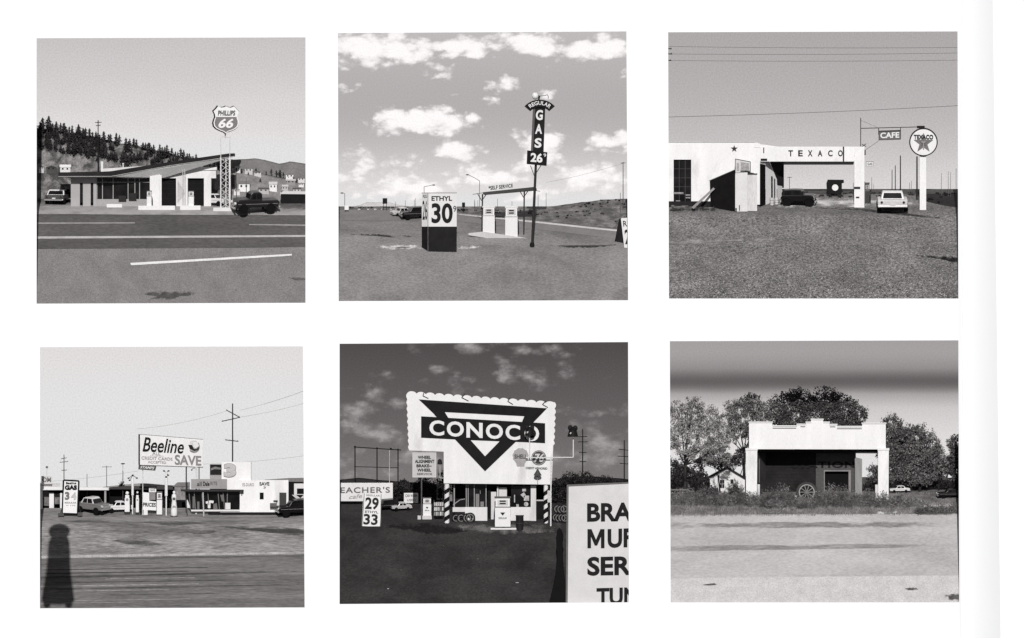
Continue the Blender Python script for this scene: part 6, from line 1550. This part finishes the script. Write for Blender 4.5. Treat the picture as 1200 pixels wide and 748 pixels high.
fc_ = Thing('fence', 'low rail fence in the weeds at the picture edge before the light tree', 'fence', 795, 582, P.d(582))
fc_.part('rail', MB().box(770, 806, 573.4, 575, P.d(582), P.d(582) + .8), M(120))
for x in (775, 786, 797, 806): fc_.part('post', MB().box(x - .6, x + .6, 572, 586, P.d(582) + .8, P.d(582) + 1.8), M(110))
# trees
TR = 'trees around the abandoned station'
tree('airy light leaved tree with open branches at the picture edge', 803, 584, P.d(580) + 6, [(796, 482, 13, 13, 8, 620), (812, 476, 13, 11, 8, 620), (828, 490, 15, 14, 8, 760), (806, 500, 17, 15, 8, 800), (840, 508, 13, 13, 8, 620), (790, 512, 12, 17, 8, 640), (820, 520, 17, 15, 8, 700), (846, 524, 10, 11, 6, 420), (806, 532, 14, 10, 8, 460), (832, 536, 12, 9, 7, 360)], 108, size=1.25, trunk_r=2.2, fork=545, seed=11, group=TR, tp=60)
tree('dark dense bushy tree low behind the rail fence', 800, 584, P.d(580) + 12, [(794, 556, 12, 16, 8, 800), (810, 560, 14, 14, 8, 800), (822, 562, 8, 12, 6, 460), (786, 548, 10, 14, 6, 460)], 44, size=1.3, trunk_r=2, fork=575, seed=12, group=TR)
tree('slim leaning tree directly in front of the white bungalow', 845, 587, P.d(587) - 2, [(840, 520, 10, 10, 5, 260), (850, 534, 9, 8, 5, 200), (834, 536, 7, 8, 5, 160)], 92, size=1.1, trunk_r=1.1, fork=560, seed=13, group=TR, lean=-3, tp=40)
tree('grey green tree leaning in behind the white parapet corner', 872, 560, P.d(580) + 20, [(862, 482, 14, 13, 7, 760), (880, 474, 15, 13, 7, 820), (868, 500, 13, 13, 7, 660), (890, 484, 12, 14, 7, 520), (856, 512, 10, 9, 6, 260), (884, 510, 12, 12, 6, 400), (900, 482, 12, 12, 7, 500), (848, 494, 10, 10, 7, 300)], 84, size=1.3, trunk_r=1.8, fork=530, seed=14, group=TR)
tree('dark tree filling the gap under the light tree by the bungalow', 866, 572, P.d(580) + 24, [(858, 540, 12, 9, 6, 560), (872, 534, 10, 12, 6, 520), (842, 544, 10, 8, 6, 400), (824, 540, 10, 9, 6, 360)], 48, size=1.3, trunk_r=1.6, fork=562, seed=15, group=TR)
tree('tallest dark tree standing straight behind the stepped parapet', 935, 572, P.d(580) + 28, [(918, 476, 15, 16, 9, 900), (938, 470, 18, 15, 9, 1100), (930, 492, 20, 12, 9, 900), (912, 494, 10, 12, 8, 500), (950, 480, 12, 14, 8, 700)], 58, size=1.35, trunk_r=2.4, fork=530, seed=16, group=TR)
tree('broad dark tree behind the parapet step nearer the open pillar', 985, 572, P.d(580) + 28, [(970, 470, 18, 16, 9, 1100), (988, 478, 18, 15, 9, 1100), (1006, 488, 12, 12, 8, 640), (976, 494, 22, 10, 9, 900), (1000, 500, 16, 8, 8, 600), (962, 484, 10, 14, 8, 500)], 54, size=1.35, trunk_r=2.4, fork=530, seed=17, group=TR)
tree('round leafy tree close against the open white pillar', 1050, 577, P.d(578) + 10, [(1046, 504, 13, 16, 8, 900), (1040, 530, 12, 16, 8, 800), (1056, 520, 12, 16, 8, 800), (1050, 548, 16, 14, 8, 900), (1030, 555, 12, 12, 8, 700), (1042, 562, 12, 9, 8, 600)], 70, size=1.3, trunk_r=2, fork=560, seed=18, group=TR)
tree('full crowned tree second from the open white pillar', 1078, 577, P.d(578) + 8, [(1074, 508, 13, 12, 8, 760), (1086, 520, 14, 16, 8, 900), (1070, 530, 14, 16, 8, 900), (1082, 546, 16, 14, 8, 900), (1064, 552, 12, 12, 8, 700), (1080, 561, 16, 9, 8, 700), (1094, 536, 8, 12, 8, 400)], 76, size=1.3, trunk_r=2, fork=562, seed=19, group=TR)
tree('lower hazy tree in the dip before the far houses', 1100, 575, P.d(578) + 14, [(1098, 532, 10, 12, 7, 600), (1106, 544, 10, 10, 7, 500), (1092, 548, 10, 12, 7, 460)], 92, size=1.2, trunk_r=1.4, fork=560, seed=20, group=TR)
tree('dark tree rising at the picture edge above the far pale house', 1122, 577, P.d(578) + 12, [(1120, 522, 11, 12, 7, 760), (1128, 534, 12, 16, 7, 760), (1116, 544, 10, 12, 7, 560), (1124, 556, 10, 10, 7, 400)], 56, size=1.3, trunk_r=1.8, fork=562, seed=21, group=TR)
for i, (x, y, h_) in enumerate(((1024, 578, 20), (1040, 579, 18), (1062, 577, 22), (1072, 577, 24), (1088, 576, 22), (1098, 576, 20), (1112, 576, 18), (1126, 578, 24), (790, 580, 22), (814, 580, 20), (828, 579, 18), (878, 578, 26))):
    bush('rounded shrub filling the shade under the trees beside the abandoned station', x, y, P.d(y) + 9 + i % 3, 26, h_, 62, 1300 + i, n=1500, size=1.15, group='shrubs under the trees', name='shrub')
tree('second dark tree crowding behind the full crowned tree', 1066, 577, P.d(578) + 16, [(1060, 514, 12, 14, 8, 800), (1066, 536, 14, 14, 8, 900), (1052, 540, 12, 14, 8, 800), (1078, 552, 14, 12, 8, 800), (1046, 520, 10, 12, 8, 600)], 56, size=1.3, trunk_r=1.6, fork=566, seed=22, group=TR)
tree('low dark tree between the far houses and the picture edge tree', 1110, 577, P.d(578) + 18, [(1106, 550, 10, 9, 7, 500), (1114, 546, 9, 10, 7, 500), (1096, 556, 10, 9, 7, 500)], 50, size=1.2, trunk_r=1.2, fork=568, seed=23, group=TR)
bush('leafy sapling half hiding the white bungalow wall', 862, 580, P.d(580) - 3, 16, 20, 84, 1501, n=900, size=.9, group=None, name='shrub')
bush('dark shrub at the bungalow corner beside the slim tree', 834, 580, P.d(580) - 3, 14, 16, 66, 1502, n=900, size=.95, group=None, name='shrub')
# weeds
wb = [(806, 592, 26, 16, 84), (826, 592, 24, 18, 72), (848, 593, 24, 15, 80), (868, 592, 22, 14, 70), (884, 594, 14, 14, 84), (900, 594, 22, 16, 66), (916, 594, 22, 20, 74), (932, 594, 16, 12, 82), (960, 594, 20, 14, 76), (972, 593, 20, 20, 84), (986, 594, 22, 20, 72), (1002, 594, 20, 14, 80), (1016, 594, 20, 16, 76), (1036, 595, 22, 14, 80), (1054, 594, 22, 12, 86), (1072, 594, 20, 9, 94), (1086, 602, 24, 8, 74), (1104, 602, 24, 9, 80), (1120, 601, 20, 8, 84), (789, 592, 14, 10, 88), (946, 596, 18, 8, 80), (908, 596, 18, 9, 88)]
for i, (x, y, w, h, p_) in enumerate(wb):
    bush('ragged knee high weed clump growing along the front of the abandoned station', x, y, P.d(y) - 2, w * 1.1, h * 1.5, p_ * 1.75, 900 + i, n=1500, size=1.0, group='weed clumps before the abandoned station')
grass_strip(P, 'grass', [(770, 594), (1140, 592), (1140, 604.5), (770, 606)], 4200, 3.4, 138, 5)
grass_strip(P, 'grass', [(1040, 578), (1140, 577), (1140, 592), (1040, 594)], 1700, 2.0, 130, 6)
grass_strip(P, 'grass', [(770, 579), (880, 578), (880, 594), (770, 594)], 1600, 3.0, 120, 7)

# ================================================================== the page, the sheet behind it, light and camera
PANELS = [[(43, 45), (358, 44), (358, 355), (43, 356)], [(396, 39), (734, 37), (736, 352), (397, 353)], [(783, 38), (1122, 37), (1123, 350), (784, 350)], [(47, 407), (355, 406), (357, 712), (47, 713)], [(398, 403), (736, 401), (737, 706), (398, 708)], [(785, 400), (1123, 399), (1124, 706), (786, 706)]]
vs, ed = [], []
xr = lambda y: 1163.5 + 9.0 * y / 742
YB = 790
xs = list(range(-60, 1121, 60)) + [1126 + 3 * i for i in range(12)]
loop = [(-60, -50), (1128, -50), (1128, YB), (-60, YB)]
def addloop(lp, closed=True):
    o = len(vs); vs.extend(Vector(p) for p in lp)
    ed.extend((o + i, o + (i + 1) % len(lp)) for i in range(len(lp)))
addloop(loop)
for q in PANELS: addloop(q)
vo, eo, fo, _, _, _ = delaunay_2d_cdt(vs, ed, [], 0, 1e-5)
def inside(p, q):
    c = False
    for (ax, ay), (bx, by) in zip(q, q[1:] + q[:1]):
        if (ay > p[1]) != (by > p[1]) and p[0] < ax + (bx - ax) * (p[1] - ay) / (by - ay): c = not c
    return c
keep = []
for f in fo:
    c = sum((Vector(vo[i]) for i in f), Vector((0, 0))) / len(f)
    if inside(c, loop) and not any(inside(c, q) for q in PANELS): keep.append(tuple(f))
def curl(x): return 0 if x < 1126 else 38.0 * ((x - 1126) / 44) ** 1.7
vo = list(vo); ny, nx = 12, 24          # the curling strip along the right edge
o = len(vo)
for j in range(ny + 1):
    y = -50 + (YB + 50) * j / ny
    for i in range(nx + 1): vo.append(Vector((1128 + (xr(y) - 1128) * i / nx, y)))
for j in range(ny):
    for i in range(nx): keep.append((o + j * (nx + 1) + i, o + j * (nx + 1) + i + 1, o + (j + 1) * (nx + 1) + i + 1, o + (j + 1) * (nx + 1) + i))
def curl(x): return 0 if x < 1128.01 else 27.0 * ((x - 1128) / 42) ** 2.0
me = bpy.data.meshes.new('page')
me.from_pydata([tuple(V(v[0], v[1], curl(v[0]))) for v in vo], [], keep)
bm = bmesh.new(); bm.from_mesh(me); bmesh.ops.remove_doubles(bm, verts=bm.verts, dist=1e-4); bmesh.ops.delete(bm, geom=[v for v in bm.verts if not v.link_faces], context='VERTS')
bmesh.ops.recalc_face_normals(bm, faces=bm.faces)
if sum(f.normal.y for f in bm.faces) > 0: bmesh.ops.reverse_faces(bm, faces=bm.faces)
bm.to_mesh(me); bm.free()
PAPER, nt_, out_n = newmat('white_paper')
bs_ = N(nt_, 'ShaderNodeBsdfPrincipled', inp={'Base Color': (.885, .89, .90, 1), 'Roughness': .5, 'Specular IOR Level': .3})
pn_ = N(nt_, 'ShaderNodeTexNoise', inp={'Scale': 2.0}); bp_n = N(nt_, 'ShaderNodeBump', inp={'Strength': .02}); nt_.links.new(pn_.outputs[0], bp_n.inputs['Height']); nt_.links.new(bp_n.outputs[0], bs_.inputs['Normal'])
nt_.links.new(bs_.outputs[0], out_n.inputs[0])
page = bpy.data.objects.new('page', me); col.objects.link(page)
tag(page, 'white glossy page with six square openings in two rows and a curled edge', 'page')
sm = page.modifiers.new('thickness', 'SOLIDIFY'); sm.thickness = .12; sm.offset = -1
me.materials.append(PAPER)
mb = MB(); mb.ball((767, 361, -.1), .9, 1.2, .2, nu=8, nv=5).ball((289.5, 367.5, -.1), .5, .5, .2, nu=8, nv=5)
solo('speck', 'tiny dark specks of dirt on the white page between the openings', 'speck', mb, M(130), 767, 361, -.1)
struct('backdrop', MB().box(1130, 1330, -80, 900, 44, 45).box(-150, 1129.9, YB - 3, 900, 2.6, 3.6), PAPER)

w = bpy.data.worlds.new('World'); sc.world = w; w.use_nodes = True
nt = w.node_tree; bg = nt.nodes['Background']
sk = nt.nodes.new('ShaderNodeTexSky'); sk.sky_type = 'NISHITA'; sk.sun_disc = False
sk.sun_elevation = R(SUN_EL); sk.dust_density = 0.1; sk.air_density = 0.6; sk.sun_rotation = R(180 + SUN_AZ)
hs_ = nt.nodes.new('ShaderNodeHueSaturation'); hs_.inputs['Saturation'].default_value = 0.08     # black and white film
nt.links.new(sk.outputs[0], hs_.inputs['Color']); nt.links.new(hs_.outputs[0], bg.inputs[0]); bg.inputs[1].default_value = 0.05
sd = bpy.data.lights.new('sun', 'SUN'); sd.energy = SUN_W; sd.angle = R(0.16); sd.color = (1, .992, .982)
so = bpy.data.objects.new('sun', sd); col.objects.link(so); so.location = (-30, -200, 150)
to = Vector((math.sin(R(SUN_AZ)) * math.cos(R(SUN_EL)), math.cos(R(SUN_AZ)) * math.cos(R(SUN_EL)), -math.sin(R(SUN_EL))))
so.rotation_euler = to.to_track_quat('-Z', 'Y').to_euler()
cd = bpy.data.cameras.new('camera'); cd.lens = 36 * D / 1200; cd.sensor_width = 36; cd.clip_start = 1; cd.clip_end = 5000
co = bpy.data.objects.new('camera', cd); col.objects.link(co); co.location = (0, -D * S, 0); co.rotation_euler = (R(90), 0, 0); sc.camera = co
vsx = sc.view_settings; sc.display_settings.display_device = 'sRGB'; vsx.view_transform = 'Standard'; vsx.look = 'None'; vsx.exposure = EXPO; vsx.gamma = 1; vsx.use_curve_mapping = False
